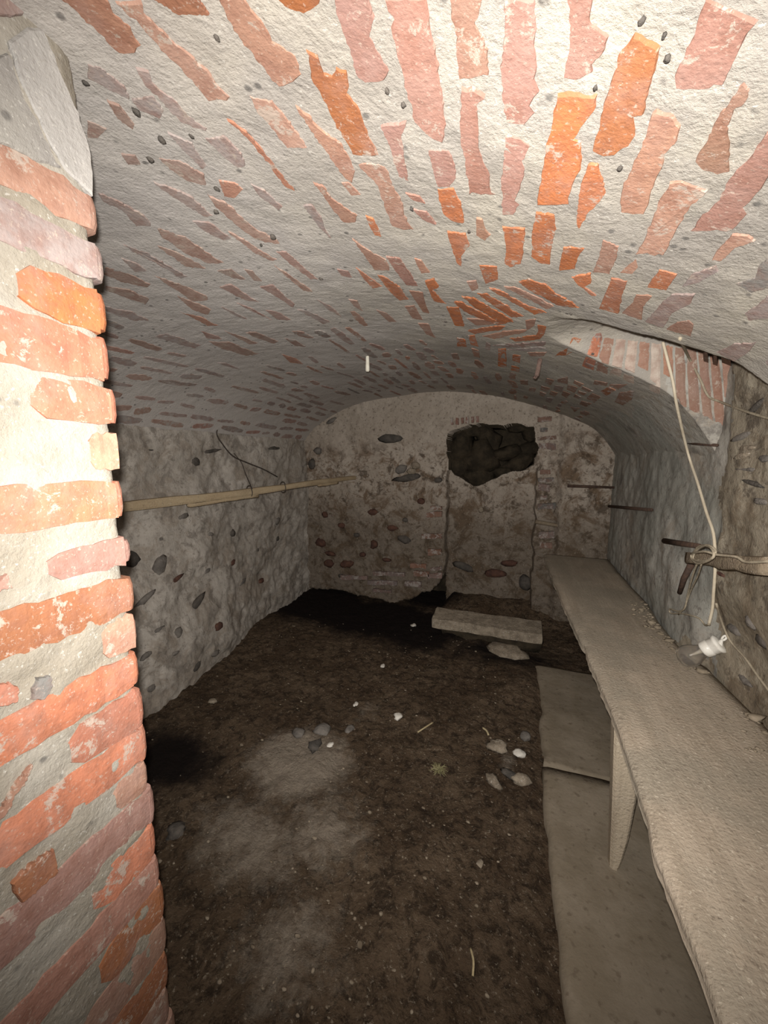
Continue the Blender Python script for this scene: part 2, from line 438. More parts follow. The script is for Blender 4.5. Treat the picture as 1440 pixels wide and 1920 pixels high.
REG = dict(A=(960, 0, 3), B=(480, 0, 3), C=(120, 0, 3), D=(960, 340, 3), E=(560, 340, 3), G=(160, 340, 3), K=(840, 560, 4), Z=(760, 560, 2.1176))
TR = """
A p 0,-20 130,-20 150,150 130,250 145,400 130,440 160,520 110,590 135,640 70,700 -40,690 -55,400 -40,0
A p 320,-60 460,-60 440,110 545,200 510,290 440,360 450,395 360,440 295,435 310,330 325,150
A d 690,185 760,215 835,260 810,400 770,500 740,640 685,650 695,760 660,830 545,880 455,850 520,560 570,440 600,320 670,220
A o 260,530 320,515 480,525 470,600 400,700 350,770 390,790 380,920 340,1080 320,1155 150,1155 165,1020 190,860 225,620
A o 430,920 490,910 520,1080 500,1120 440,1180 380,1285 365,1260 375,1120 390,1020 420,960
A l 815,615 900,630 950,700 930,790 860,870 855,920 800,1050 740,1205 620,1195 605,1140 625,1060 700,880 750,760 780,660
A p 1110,-60 1500,-60 1400,80 1310,200 1270,280 1190,470 1140,460 1080,495 930,490 925,430 970,330 1040,120
A b 1310,450 1350,490 1330,560 1250,600 1235,660 1205,700 1215,800 1225,960 1160,975 1060,950 1025,900 1100,780 1160,650 1260,520
A p 1340,880 1440,740 1520,700 1500,900 1380,1080 1290,1170 1320,1200 1240,1290 1005,1300 1080,1210 1160,1120 1240,970
D l 890,0 960,-15 1105,45 1020,110 960,210 880,360 850,410 690,410 750,290 790,200 840,100
A p -35,755 40,757 105,805 60,890 75,950 40,1060 15,1130 40,1150 5,1210 -50,1210 -60,1020 -50,880
D o 135,170 240,180 250,260 225,360 215,470 160,460 110,420 115,300 130,220
D o 290,365 410,370 370,430 355,490 265,500 280,410
D l 515,320 600,360 590,420 550,520 450,510 490,420
D o 335,535 440,515 445,565 400,590 475,640 455,640 375,580
D l 610,510 700,430 710,480 680,515
D o 560,535 655,555 630,610 600,740 490,715 530,620
D o 830,490 930,520 870,610 760,590
D l 1240,295 1330,300 1370,330 1260,370 1180,440 1125,440 1160,380
D m 1010,520 1150,470 1165,500 1060,560 960,590
D l 700,630 790,640 740,700 730,780 620,740 680,680
D m 900,630 1030,630 1010,680 900,740 850,820 750,790 830,700
D l 1000,775 1025,800 1010,870 870,830 930,790
D m 1250,910 1380,900 1330,960 1250,1010 1150,960
D m 1380,700 1440,640 1500,640 1500,760 1330,780 1310,740
D g 1260,570 1370,540 1390,470 1440,430 1480,580 1350,620
E o 1235,560 1290,543 1390,580 1470,640 1580,710 1490,706 1310,620
E l 1150,585 1220,590 1330,640 1440,700 1400,715 1250,640
E o 1070,600 1130,610 1300,700 1400,735 1330,750 1170,660
E o 1000,625 1060,630 1270,760 1200,765 1080,690
E o 915,645 980,650 1200,775 1210,790 1150,800 1000,710
E o 870,675 920,680 1030,740 1160,805 1130,808 960,745
E l 945,770 1060,775 1110,800 1000,810
E o 950,840 1030,820 1165,812 1130,835 990,855
E l 1030,870 1160,840 1290,830 1270,850 1100,885
K o 460,295 560,285 660,270 700,250 650,310 500,320
K l 580,160 660,150 650,200 590,235
K o 670,190 740,200 720,270 690,300 640,310 680,240
K m 330,350 560,330 740,320 730,345 500,370
K m 440,380 700,360 740,370 600,390
K l 590,400 740,400 720,430 620,430
K o 930,290 1000,300 960,380 900,420 800,430 830,400 900,370
K o 375,375 435,370 440,515 375,505
K o 485,415 545,425 540,480 480,460
K o 475,500 535,510 535,550 470,535
K b 540,610 600,610 600,645 545,640
K b 610,665 660,670 650,700 605,690
K b 740,595 800,610 770,650 725,625
K b 820,600 900,585 900,640 820,625
K b 700,650 770,670 750,695 695,680
K m 800,650 870,655 850,700 790,680
K b 900,640 975,665 950,705 890,680
K b 690,695 735,710 720,735 685,720
K b 770,690 825,705 805,735 760,715
K b 860,690 920,710 890,745 850,720
K b 950,610 1020,640 990,660 940,630
K b 1010,655 1090,690 1060,700 1000,675
K b 980,690 1040,705 1020,725 970,705
K b 955,715 1000,735 985,750 940,735
K b 1100,610 1200,630 1190,655 1090,640
K b 1080,705 1150,735 1100,780 1040,745
K d 1140,690 1210,660 1260,685 1190,725
K b 1220,640 1350,640 1280,680 1210,650
K b 1000,765 1080,785 1040,810 985,790
K b 920,810 990,820 950,850
K b 1290,700 1400,690 1380,760 1310,800 1250,770
K m 740,740 790,745 770,780 730,770
K o 0,70 80,75 125,200 60,190
K o 70,290 120,300 140,360 75,355
K o 150,275 200,270 230,360 170,345
K l 175,370 230,385 240,440 195,430
K b 20,410 70,410 90,455 40,455
K m 285,320 320,340 315,385 280,375
B o 1020,1055 1110,1055 1120,1070 1160,1140 1170,1250 1110,1240 1055,1200 1030,1120
B p 970,835 1080,838 1120,910 1125,1000 1090,1048 1020,1048 990,930
B p 1155,480 1220,485 1290,530 1235,580 1250,680 1250,800 1280,900 1310,960 1330,1080 1345,1100 1190,1095 1180,950 1150,780 1150,620
E o 835,280 940,290 960,360 915,420 920,480 890,460
E b 1000,205 1030,210 1050,270 1080,300 1050,330 1000,300
E o 1145,250 1275,260 1265,400 1250,460 1190,480 1160,460 1165,380
E o 1015,465 1120,475 1125,550 1050,575
E l 945,560 1000,555 1010,600 975,615
E l 330,-110 450,-115 500,-80 540,50 570,90 590,170 610,230 650,275 590,280 530,250 490,150 430,0
E l 80,0 140,20 180,90 330,190 320,230 250,230 190,150
E m 25,130 70,130 130,200 150,270 185,320 120,260
E o 375,190 420,205 450,270 465,310 430,300 400,250
E l 300,320 370,370 490,440 510,500 430,500 380,430
E p 490,420 570,425 610,490 660,570 670,590 610,580 540,500
E l 650,430 690,440 740,510 690,515
E o 440,520 500,540 570,590 620,665 570,670 500,600
E l 620,610 700,620 710,680 735,740 700,735 650,660
E o 710,560 760,545 790,590 750,610 830,690 760,670
E l 595,700 650,695 700,780 640,770
E o 830,705 900,705 930,815 880,810
E l 670,795 730,800 770,880 720,860
E o 320,480 400,540 470,590 420,600 360,540
E b 435,720 500,740 555,790 510,790
E l 240,0 280,0 350,70 300,75
E p 600,60 680,80 715,120 640,100
E p 640,150 720,165 775,240 700,210
E p 215,490 280,500 300,540 240,530
E l 280,660 330,670 360,730 310,700
E o 890,880 940,890 945,930 890,930
B d 100,-40 380,-40 360,10 270,60 180,35 140,0
B p 440,-30 630,-30 665,90 640,200 690,310 750,395 720,450 620,460 570,410 530,270 460,80
B p 720,-30 950,-30 990,200 1025,400 1060,650 1070,700 1050,800 960,760 890,690 840,480 800,300 755,150 780,100 740,30
B l 1090,-30 1280,-30 1230,130 1280,200 1310,300 1310,420 1150,440 1120,250 1130,200 1090,70
B d 275,265 345,310 380,400 430,420 455,360 510,390 525,480 510,520 570,590 600,680 690,870 550,870 440,690 350,500 290,370
C l 870,-30 1000,-30 1120,120 1170,230 1300,310 1340,420 1290,460 1210,490 1030,260 910,90
B p 700,700 850,680 820,760 840,900 860,1020 800,990 760,840
B l 220,590 300,640 360,720 480,800 560,960 540,1030 430,900 330,760
C d -40,-40 220,-40 280,60 360,130 430,250 400,290 340,305 270,260 160,140
C l 280,0 430,0 440,60 560,160 680,290 830,420 850,470 940,550 920,570 820,570 720,450 590,320 460,170 390,90
C d 480,-30 750,-30 820,75 640,75
C m 130,350 200,370 340,480 370,550 300,520 130,430
C b 240,560 310,590 400,700 390,725 300,660
C m 400,380 470,390 500,470 620,560 700,640 810,720 800,740 660,680 560,570 460,480
C l 1040,530 1170,560 1230,640 1310,740 1370,830 1260,830 1160,700 1080,620
C o 915,660 1010,720 1080,790 1180,920 1290,1050 1300,1080 1230,1030 1120,880 1050,790
C m 790,770 900,760 1000,860 1020,930 980,940 880,860
C m 580,740 720,800 800,930 780,950 680,850
C l 530,880 650,900 790,980 800,1040 700,1020 600,950
C o 870,1010 960,1020 1010,1060 960,1110 900,1100
C b 130,670 240,720 190,770 130,770
C b 320,860 400,870 430,920 360,920
C m 380,560 500,530 560,620 540,660 420,610
G m 380,0 440,20 560,60 720,190 690,200 560,130
G m 70,60 200,110 330,190 370,250 290,250 210,160 90,110
G l 680,70 800,130 920,240 1080,330 1090,360 980,330 850,240 740,150
G m 600,220 700,230 820,320 780,330 660,270
G l 400,260 560,310 720,420 780,460 690,460 550,390 430,310
G b 400,360 500,390 640,460 680,490 570,480
G m 210,350 330,390 470,470 580,540 540,550 420,470 260,390
G m 200,430 290,460 345,500 280,510
G b 110,480 230,510 370,580 350,600 200,560 100,520
G b 110,580 250,610 360,660 340,690 220,650 110,610
G l 390,530 520,570 690,650 690,670 600,670 480,590
G l 510,640 620,680 710,720 690,750 600,720
G m 110,700 250,730 360,780 280,785 120,730
G o 530,730 620,750 750,810 690,810
G m 390,870 450,855 660,920 620,940 480,900
G b 690,900 810,900 980,970 920,980 760,940
G p 650,840 750,870 770,890 680,880
G o 1100,970 1180,990 1230,1030 1150,1020
G b 780,840 880,870 970,910 920,915
G p 750,590 820,580 980,680 900,670
G b 890,490 940,500 995,560 950,555
G b 740,500 820,490 900,550 840,545
G l 800,280 900,330 1080,440 1060,450 950,400
G p 1070,390 1130,390 1310,550 1270,550 1150,460
G l 1060,470 1130,510 1280,620 1230,615
G m 930,10 1010,50 1110,140 1090,160 980,80
G p 980,590 1050,580 1180,690 1170,710 1060,640
G m 1190,720 1250,725 1380,790 1340,800
G p 1010,720 1080,730 1160,780 1080,775
G b 900,850 960,845 1090,900 1060,915
G m 740,1020 790,1020 880,1060 830,1050
G p 850,680 950,720 1050,780 940,730
G m 760,700 830,730 910,775 840,750
G b 1120,880 1180,890 1240,930 1180,925
G m 1300,660 1380,700 1440,760 1370,720
"""
def curve(pts, t):
    p = np.array(pts, float); d_ = np.r_[0, np.cumsum(np.hypot(*np.diff(p, axis=0).T))]; q = t*d_[-1]
    return np.interp(q, d_, p[:, 0]), np.interp(q, d_, p[:, 1])
UPC = [(1000, 250), (1080, 285), (1300, 305), (1440, 318), (1650, 350), (1900, 395), (2130, 460)]
LOC = [(930, 440), (960, 500), (1170, 560), (1400, 640), (1700, 770), (1980, 900), (2190, 1010)]
VOUS = []
for i_, c_ in enumerate('orlwwlwlbbbbl'):
    if i_ == 0: continue
    t0_, t1_ = (i_+.06)/13, (i_+.86)/13
    q_ = [curve(UPC, t0_), curve(UPC, t1_), curve(LOC, t1_), curve(LOC, t0_)]
    if c_ == 'l' and i_ > 3: q_[2] = tuple((np.array(q_[1])*.4+np.array(q_[2])*.6)); q_[3] = tuple((np.array(q_[0])*.45+np.array(q_[3])*.55))
    VOUS.append((c_, [(840+a/4, 560+b/4) for a, b in q_]))
traced_boxes = []
n_single = 0
def ceil_brick(outline_xy, colr, mat, seed, proud=.0018):
    c = np.mean(outline_xy, 0); nr = n_ceil(c[0], c[1])
    top = []
    for x, y in outline_xy:
        p = np.array([x, y, float(z_ceil(x, y))+H]); top.append(p+nr*proud)
    return top, nr
sd = 100
for ln in TR.strip().splitlines():
    k, c, *pp = ln.split(); x0, y0, s = REG[k]; sd += 1; r = random.Random(sd)
    px = []
    for q in pp:
        a, b = q.split(','); px.append((x0+float(a)/s, y0+float(b)/s))
    per = sum(math.dist(px[i], px[i-1]) for i in range(len(px)))
    px = ragged(px, max(4.0, per/60), min(3.4, per/150), sd)
    w3 = [hit_ceil(*p) for p in px]
    w3 = [p for p in w3 if p is not None]
    if len(w3) < 3: continue
    w3 = np.array(w3); c3 = w3.mean(0)
    nr = n_ceil(c3[0], c3[1])
    # plane fit where the piece crosses a fold
    top = [p+n_ceil(p[0], p[1])*.0018 for p in w3]
    bc_ = np.array(bcol(c, r)); gq = .42*float(sstep(-.25, -.65, c3[0]))  # left bricks muted toward mortar, tint lightened where the flash is weak
    piece('brick', top, nr, .02, M_BRICK if c3[1] < 1.5 else M_BRICKD, ceiling, bc_*(1-gq)+gq*np.array((.40, .355, .335))); n_single += 1
    traced_boxes.append((w3[:, 0].min()-.012, w3[:, 0].max()+.012, w3[:, 1].min()-.012, w3[:, 1].max()+.012))

for i_, (c_, q_) in enumerate(VOUS):                       # ring of bricks round the broken cross vault
    q_ = [np.array(a) for a in q_]; r = random.Random(i_+70); G = []; bad = False
    for a in range(5):
        for b in range(8):
            s_, t_ = a/4, b/7
            p = (q_[0]*(1-s_)+q_[1]*s_)*(1-t_)+(q_[3]*(1-s_)+q_[2]*s_)*t_
            if a in (0, 4) or b in (0, 7): p = p+np.array([r.uniform(-1, 1), r.uniform(-1.3, 1.3)])
            h_ = hit_ceil(*p)
            if h_ is None or np.linalg.norm(h_[:2]) > 2.2: bad = True; break
            e_ = np.array([0, 0, H])-h_; G.append((h_, e_/np.linalg.norm(e_)))
        if bad: break
    if bad: continue
    V = [h_+e_*(.0035 if 0 < k//8 < 4 and 0 < k % 8 < 7 else .0015) for k, (h_, e_) in enumerate(G)]
    Fc = [(a*8+b, a*8+b+1, (a+1)*8+b+1, (a+1)*8+b) for a in range(4) for b in range(7)]
    rim = [b for b in range(8)]+[a*8+7 for a in range(1, 5)]+[32+b for b in range(6, -1, -1)]+[a*8 for a in range(3, 0, -1)]
    o_ = len(V); V += [G[k][0]-G[k][1]*.012 for k in rim]; L = len(rim)
    Fc += [(rim[k], o_+k, o_+(k+1) % L, rim[(k+1) % L]) for k in range(L)]
    me = mesh('brick', V, Fc, False, bcol(c_, r))
    if Vector(me.polygons[10].normal).dot(Vector(G[20][1])) < 0: me.flip_normals()
    link('brick', me, ceiling, M_BRICK); n_single += 1

# the other bricks: courses running with the vault, laid by arc length
fine = np.linspace(XL+.005, .53, 4000); zz = z_main(fine)
arc = np.concatenate([[0], np.cumsum(np.hypot(np.diff(fine), np.diff(zz)))])
cand = []
course = 0; s0 = .03
while s0 < arc[-1]-.03:
    xc = float(np.interp(s0, arc, fine)); wid = .050
    r = random.Random(course*7+3); y = -.35+r.uniform(0, .2)
    while y < 2.97:
        L = r.choice((.09, .12, .15, .19, .22, .24))*r.uniform(.9, 1.1); ym = y+L/2
        if ym < 2.96: cand.append((xc, ym, L, wid*r.uniform(.45, 1.15), r.random(), s0+r.uniform(-.010, .010)))
        y += L+r.uniform(.012, .05)
    s0 += .0725; course += 1
def dist(c): return math.hypot(math.hypot(c[0], c[1]), .5)
far_parts = []
cand.sort(key=dist)
for i, (xc, ym, L, wd, q, s0) in enumerate(cand):
    if xc > -.1 and float(z_lun(ym)) > float(z_main(xc))-.03: continue
    if xc > .34 and ym > 1.4: continue
    if any(a < xc+.02 and b > xc-.02 and c < ym+L*.5 and d > ym-L*.5 for a, b, c, d in traced_boxes): continue
    u, v = proj((xc, ym, z_main(xc)+H))
    inframe = 0 < u < 1440 and 0 < v < 1920
    if inframe and v < 570 and u > 190: continue
    if inframe and u > 700 and v < 640: continue
    if q < .10+.55*float(sstep(.05, .6, vnoise(xc*3.1, ym*2.2, 0, 77))): continue
    r = random.Random(i+900)
    prof = []
    sk = r.uniform(-.010, .010)
    for t in (-1, -.75, -.5, -.25, 0, .25, .5, .75, 1):
        prof.append((t*L/2*r.uniform(.86, 1), sk*t-wd/2*r.uniform(.6, 1)*(1-.45*abs(t)**3)))
    for t in (1, .75, .5, .25, 0, -.25, -.5, -.75, -1):
        prof.append((t*L/2*r.uniform(.86, 1), sk*t+wd/2*r.uniform(.6, 1)*(1-.45*abs(t)**3)))
    xy = []
    for dy, ds in prof:
        xy.append((float(np.interp(s0+ds, arc, fine)), ym+dy))
    if xc < -.7: cs = 'mmmbbplmg' if ym < 2.2 else 'mmbbmgp'
    else: cs = 'opplbm' if ym < 2.2 else 'bbmlm'
    c = r.choice(cs)
    top, nr = ceil_brick(xy, None, None, i)
    mt = M_BRICK if ym < 1.4 else M_BRICKD
    gq = .42*float(sstep(-.25, -.65, xc))*r.uniform(.4, 1.3); cb_ = tuple(np.array(bcol(c, r))*(1-gq)+gq*np.array((.40, .355, .335)))  # same left-side muting; the pale tint also makes up for dim light
    if n_single < 299 and inframe:
        piece('brick', top, nr, .02, mt, ceiling, cb_); n_single += 1
    else: far_parts.append((top, nr, cb_))
V, Fc, CC = [], [], []
for top, nr, c in far_parts:
    n = len(top); o = len(V)
    V += [tuple(p) for p in top]+[tuple(p-nr*.02) for p in top]
    f = tuple(o+k for k in range(n))
    a, b, cc_ = [Vector(top[k]) for k in (0, n//3, 2*n//3)]
    Fc.append(f if (b-a).cross(cc_-a).dot(Vector(nr)) > 0 else f[::-1])
    Fc += [(o+k, o+n+k, o+n+(k+1) % n, o+(k+1) % n) for k in range(n)]
    CC += [(*c, 1)]*(2*n)
fb = link('brick_field', mesh('brick_field', V, Fc, False, np.array(CC)), ceiling, M_BRICKD); fb['kind'] = 'stuff'
# dark pellets stuck to the vault
for (u, v, s) in [(255, 207, 9), (303, 260, 9), (283, 297, 8), (407, 352, 8), (405, 395, 8), (359, 253, 6), (512, 443, 9), (160, 152, 6), (490, 458, 5), (602, 521, 7), (658, 599, 5),
                  (1205, 34, 8), (1163, 312, 8), (1253, 106, 8), (1248, 60, 6), (757, 193, 7), (727, 167, 7), (1118, 161, 6), (407, 67, 7), (880, 432, 6), (772, 390, 7), (1071, 587, 5), (1111, 663, 5), (836, 602, 5)]:
    p = hit_ceil(u, v)
    nr = n_ceil(p[0], p[1]); rr = s*np.linalg.norm(p-[0, 0, H])/1250
    q = Vector(nr).to_track_quat('Z', 'Y').to_matrix()
    Vv, Ff = lump(p+nr*.002, (rr*1.2, rr*.8, rr*.5), int(u), 1, .3, q)
    link('pellet', mesh('pellet', Vv, Ff), ceiling, M_STONED)

# ------------------------------------------------------------------ left brick pillar (wall spur beside the entrance)
PX, PY = -.56, .40
zs = np.linspace(-.06, 1.74, 400)
path = [(PX, yy) for yy in np.linspace(-.85, PY-.03, 110)] + [(PX-.010*(1-math.cos(t)), PY-.03+.024*math.sin(t)) for t in np.linspace(.2, math.pi/2, 8)] \
    + [(PX-.012-d, PY-.006) for d in np.linspace(.01, 1.30, 70)]
pa = np.array(path); NP = len(pa)
nrm2 = np.zeros_like(pa); d = np.gradient(pa, axis=0); nrm2[:, 0] = d[:, 1]; nrm2[:, 1] = -d[:, 0]
nrm2 /= np.linalg.norm(nrm2, axis=1)[:, None]
A, B = np.meshgrid(np.arange(NP), zs, indexing='ij')
PXY = pa[A]; NN = nrm2[A]
disp = .004*fbm(PXY[..., 0], PXY[..., 1], B, 20, 4, 3)+.0022*fbm(PXY[..., 0], PXY[..., 1], B, 75, 3, 9)
disp *= .6
P = np.stack([PXY[..., 0]+NN[..., 0]*disp, PXY[..., 1]+NN[..., 1]*disp, B], -1)
pillar = grid('wall_front', P, M_JAMB, None, True)
tag(pillar, 'brick pillar of the entrance with thick cream mortar joints, close at left', 'wall', None, 'structure')
def pil(u, v): return at(u, v, x=PX)
def pillar_brick(top_e, bot_e, left, c, seed, proud=.0025, lt=None, stick=.004):
    """top_e, bot_e: photo heights of the brick at the pillar's corner; left: photo column where it disappears under
    the mortar (None: runs on out of view).  Built as a rounded block lying in the pillar's face."""
    r = random.Random(seed)
    ue = 165+ (top_e-200)*.0955
    z1 = at(ue, top_e, y=PY)[2]; z0 = at(ue, bot_e, y=PY)[2]
    if left is None: y0 = -.02+r.uniform(-.05, .03)
    else: y0 = pil(left, (top_e+bot_e)/2 + (0 if lt is None else lt))[1]
    y1 = PY+stick+r.uniform(-.002, .003)
    hz = (z1-z0)
    N = 14
    rows = []
    ny = max(7, int((y1-y0)/.014))
    # outline in (y,z), ragged along the mortar, rounded at the corner
    top, bot = [], []
    for k in range(ny+1):
        t = k/ny; y = y0+(y1-y0)*t
        e = .0028*r.uniform(-1, 1)
        taper = 1.0
        if left is not None and t < .22: taper = .45+.55*(t/.22)**.6
        cz = (z0+z1)/2
        rd = 1.0 if t < .93 else .90
        top.append((y, cz+hz/2*taper*rd+e)); bot.append((y, cz-hz/2*taper*rd+.0028*r.uniform(-1, 1)))
    # skin: front face strip in (y,z), rolled round the corner to the end face
    V, Fc = [], []
    nz = 4
    def ring(y, za, zb, x): return [(x - (.0012 if i in (0, nz) else 0), y, za+(zb-za)*i/nz) for i in range(nz+1)]
    strips = []
    for k in range(ny+1):
        y = top[k][0]; x = PX+proud+.0010*r.uniform(-1, 1)
        if k == ny: continue
        strips.append(ring(y, bot[k][1], top[k][1], x))
    y, zt, zb = y1, top[-1][1], bot[-1][1]
    RR = .013
    for (dx, dy) in [(RR*(1-math.cos(t)), RR*(math.sin(t)-1)) for t in (0, .35, .7, 1.05, 1.4, 1.57)] + [(.05, .0005), (.10, 0)]:
        strips.append([(PX+proud-dx, y+dy-(.003 if i in (0, nz) else 0), zb+(zt-zb)*i/nz) for i in range(nz+1)])
    m = nz+1
    for s in strips: V += s
    for k in range(len(strips)-1):
        for i in range(nz): Fc.append((k*m+i, (k+1)*m+i, (k+1)*m+i+1, k*m+i+1))
    # closing flanges back into the mortar
    for edge in (0, nz):
        base = len(V)
        for k, s in enumerate(strips):
            x, yy, zq = s[edge]
            V.append((x-.016, yy-(.012 if k > ny else 0), zq+(-.002 if edge == 0 else .002)))
        for k in range(len(strips)-1):
            a, b = k*m+edge, (k+1)*m+edge
            Fc.append((a, base+k, base+k+1, b) if edge == 0 else (a, b, base+k+1, base+k))
    me = mesh('brick', V, Fc, False, bcol(c, r))
    return link('brick', me, pillar, M_BRICK)
PB = [(365, 442, None, 'l'), (458, 532, None, 'm'), (547, 626, 34, 'o', -30), (632, 719, None, 'r'), (726, 797, 56, 'r', -8), (814, 881, 168, 'l'),
      (899, 969, None, 'r'), (1009, 1057, 86, 'p', 15), (1078, 1146, None, 'd'), (1150, 1212, 190, 'l', 20), (1222, 1282, None, 'r'), (1290, 1356, 122, 'r', 25),
      (1361, 1421, None, 'r'), (1426, 1476, 212, 'l', 20), (1480, 1540, None, 'p'), (1546, 1603, 165, 'r', 60), (1608, 1660, None, 'p'), (1665, 1722, 178, 'd', 70), (1727, 1782, None, 'b'),
      (1788, 1842, 160, 'd', 40), (1848, 1903, None, 'b'), (1908, 1960, None, 'b'), (1966, 2015, None, 'b')]
for i, b in enumerate(PB): pillar_brick(b[0], b[1], b[2], b[3], 500+i, lt=b[4] if len(b) > 4 else None, stick=.004+.006*((i*37 % 10)/10))
def jamb_piece(poly, c, seed, name='brick', mat=None, proud=.006):
    per = sum(math.dist(poly[i], poly[i-1]) for i in range(len(poly)))
    px = ragged(poly, max(5, per/50), 3.0, seed); r = random.Random(seed)
    top = [pil(*p)+np.array([proud, 0, 0]) for p in px]
    return piece(name, top, (1, 0, 0), .02, mat or M_BRICK, pillar, bcol(c, r))
jamb_piece([(18, 1655), (55, 1620), (98, 1590), (108, 1632), (60, 1672), (38, 1690), (20, 1668)], 'd', 41)
jamb_piece([(-20, 1285), (15, 1277), (32, 1290), (28, 1312), (-20, 1330)], 'r', 42)
jamb_piece([(-20, 1545), (20, 1475), (58, 1432), (40, 1468), (0, 1530)], 'l', 43)
jamb_piece([(-20, 1095), (10, 1075), (18, 1100), (-20, 1115)], 'p', 44)
jamb_piece([(57, 1290), (66, 1268), (92, 1266), (94, 1290), (78, 1308), (60, 1310)], 'g', 45, 'stone')
jamb_piece([(-40, -40), (52, -40), (55, 8), (38, 30), (10, 36), (-40, 20)], 'm', 46)
jamb_piece([(12, 78), (48, 52), (78, 52), (108, 135), (135, 200), (160, 262), (170, 330), (172, 368), (118, 318), (70, 225), (35, 150)], 'g', 47, 'plaster_patch', M_PATCHL, .005)
jamb_piece([(-30, 120), (10, 100), (40, 175), (72, 240), (112, 320), (60, 300), (0, 270), (-30, 270)], 'g', 48, 'plaster_patch', M_PATCH, .004)

# ------------------------------------------------------------------ left wall
def x_left(y, z):
    k = .22*sstep(2.7, 1.2, y)*sstep(1.2, .0, z)
    return -1.835 + k + .03*fbm(y, z, 0*y, 2.3, 3, 55)
ys2 = np.concatenate([np.linspace(.36, 2.2, 150)[:-1], np.linspace(2.2, 3.15, 70)]); zs2 = np.linspace(-.12, 1.36, 130)
Yg, Zg = np.meshgrid(ys2, zs2, indexing='ij')
Xg = x_left(Yg, Zg) + .010*fbm(Yg, Zg, 0*Yg, 9, 4, 57) + .005*fbm(Yg, Zg, 0*Yg, 34, 3, 58)
wall_left = grid('wall_left', np.stack([Xg, Yg, Zg], -1), M_LEFT, None, False)
tag(wall_left, 'grey rubble wall with worn plaster and stones, along the left side', 'wall', None, 'structure')
def hit_left(u, v):
    d = ray(u, v); s = np.linspace(.001, .009, 4000); P = d[None, :]*s[:, None]
    k = int(np.argmax(P[:, 0] < x_left(P[:, 1], P[:, 2]+H))); p = P[k]; return np.array([p[0], p[1], p[2]+H])
def wall_stone(p, nr, wpx, hpx, ang, mat, parent, seed, out=.35, amp=.3):
    """stone bedded in a wall at p; its size taken from the photo's"""
    dist_ = float((p-np.array([0, 0, H]))@FW)
    nr = Vector(nr).normalized()
    side = Vector((0, 0, 1)).cross(nr).normalized(); upv = nr.cross(side)
    v = (Vector(p)-Vector((0, 0, H))).normalized()
    fore = max(.30, abs(side.cross(v).length))
    a = wpx*dist_/F/2/fore; b = hpx*dist_/F/2; a = min(a, .12)
    ca, sa = math.cos(math.radians(ang)), math.sin(math.radians(ang))
    e1 = side*ca+upv*sa; e2 = upv*ca-side*sa
    R = Matrix((e1, e2, nr)).transposed()
    dpt = min(a, b)*.8
    V, Fc = lump(np.array(p)+np.array(nr)*(dpt*(out-.55)), (a, b, dpt), seed, 2, amp, R)
    return link('stone', mesh('stone', V, Fc), parent, mat)
LS = [(300, 1062, 40, 26, 60, 0), (325, 1090, 44, 12, 15, 2), (272, 1125, 46, 15, 25, 0), (366, 1137, 50, 17, 32, 1), (335, 1187, 18, 20, 80, 0), (411, 1175, 16, 17, 0, 2), (368, 1248, 30, 22, 20, 1),
      (246, 1052, 30, 42, 70, 1), (437, 1000, 12, 16, 0, 1), (520, 1010, 10, 12, 0, 1), (365, 866, 14, 34, 100, 1), (480, 1032, 14, 10, 0, 0), (436, 1055, 14, 16, 0, 2), (520, 975, 14, 20, 0, 0),
      (455, 1092, 18, 10, 20, 0), (390, 1070, 14, 10, 10, 0), (405, 1225, 18, 14, 0, 0), (300, 1180, 22, 12, 10, 0), (395, 1002, 12, 10, 0, 0), (345, 968, 20, 12, 10, 0), (303, 1010, 18, 10, 0, 0),
      (490, 1090, 14, 12, 0, 2), (400, 845, 30, 8, 8, 1), (272, 845, 50, 9, 4, 1), (520, 840, 34, 8, 4, 1), (330, 1225, 14, 10, 0, 0), (275, 1230, 26, 14, 15, 0), (285, 1290, 20, 14, 15, 0), (430, 1190, 12, 10, 0, 0)]
SM = [M_STONE, M_STONED, M_STONER, M_STONEP]
for i, (u, v, a, b, ang, k) in enumerate(LS):
    wall_stone(hit_left(u, v), (1, .05, .02), a*.9, b*.85, ang, SM[k], wall_left, i+5, .2)

# ------------------------------------------------------------------ far wall with niche and window hole
FY = 3.0
def poly_in(x, z, poly):
    ins = np.zeros(x.shape, bool); n = len(poly)
    for i in range(n):
        (x1, z1), (x2, z2) = poly[i], poly[(i+1) % n]
        c = ((z1 > z) != (z2 > z)); xi = (x2-x1)*(z-z1)/((z2-z1) if z2 != z1 else 1e-9)+x1
        ins ^= c & (x < xi)
    return ins
WIN = [tuple(at(u, v, y=FY)[[0, 2]]) for u, v in [(839, 812), (862, 802), (900, 796), (950, 795), (1004, 799), (1006, 840), (1003, 870), (985, 882), (960, 886), (930, 896), (905, 908), (885, 912), (868, 903), (850, 890), (841, 876), (838, 850)]]
edge_pts = np.array([at(u, v, y=FY)[[0, 2]] for u, v in [(560, 1104), (600, 1106), (650, 1110), (690, 1122), (735, 1130), (770, 1126), (800, 1112), (822, 1094), (838, 1072)]])
xs3 = np.concatenate([np.linspace(-1.95, -.62, 120)[:-1], np.linspace(-.62, .14, 210)[:-1], np.linspace(.14, .62, 60)]); zs3 = np.concatenate([np.linspace(-.2, .98, 110)[:-1], np.linspace(.98, 1.50, 170)[:-1], np.linspace(1.50, 1.74, 30)])
Xw, Zw = np.meshgrid(xs3, zs3, indexing='ij')
nz_ = fbm(Xw, Zw, 0*Xw, 7, 4, 71)
wx = Xw+.012*fbm(Xw, Zw, 0*Xw, 12, 3, 72); wz = Zw+.012*fbm(Xw, Zw, 0*Xw, 12, 3, 73)
Yw = FY + .010*nz_ + .006*fbm(Xw, Zw, 0*Xw, 30, 3, 74)
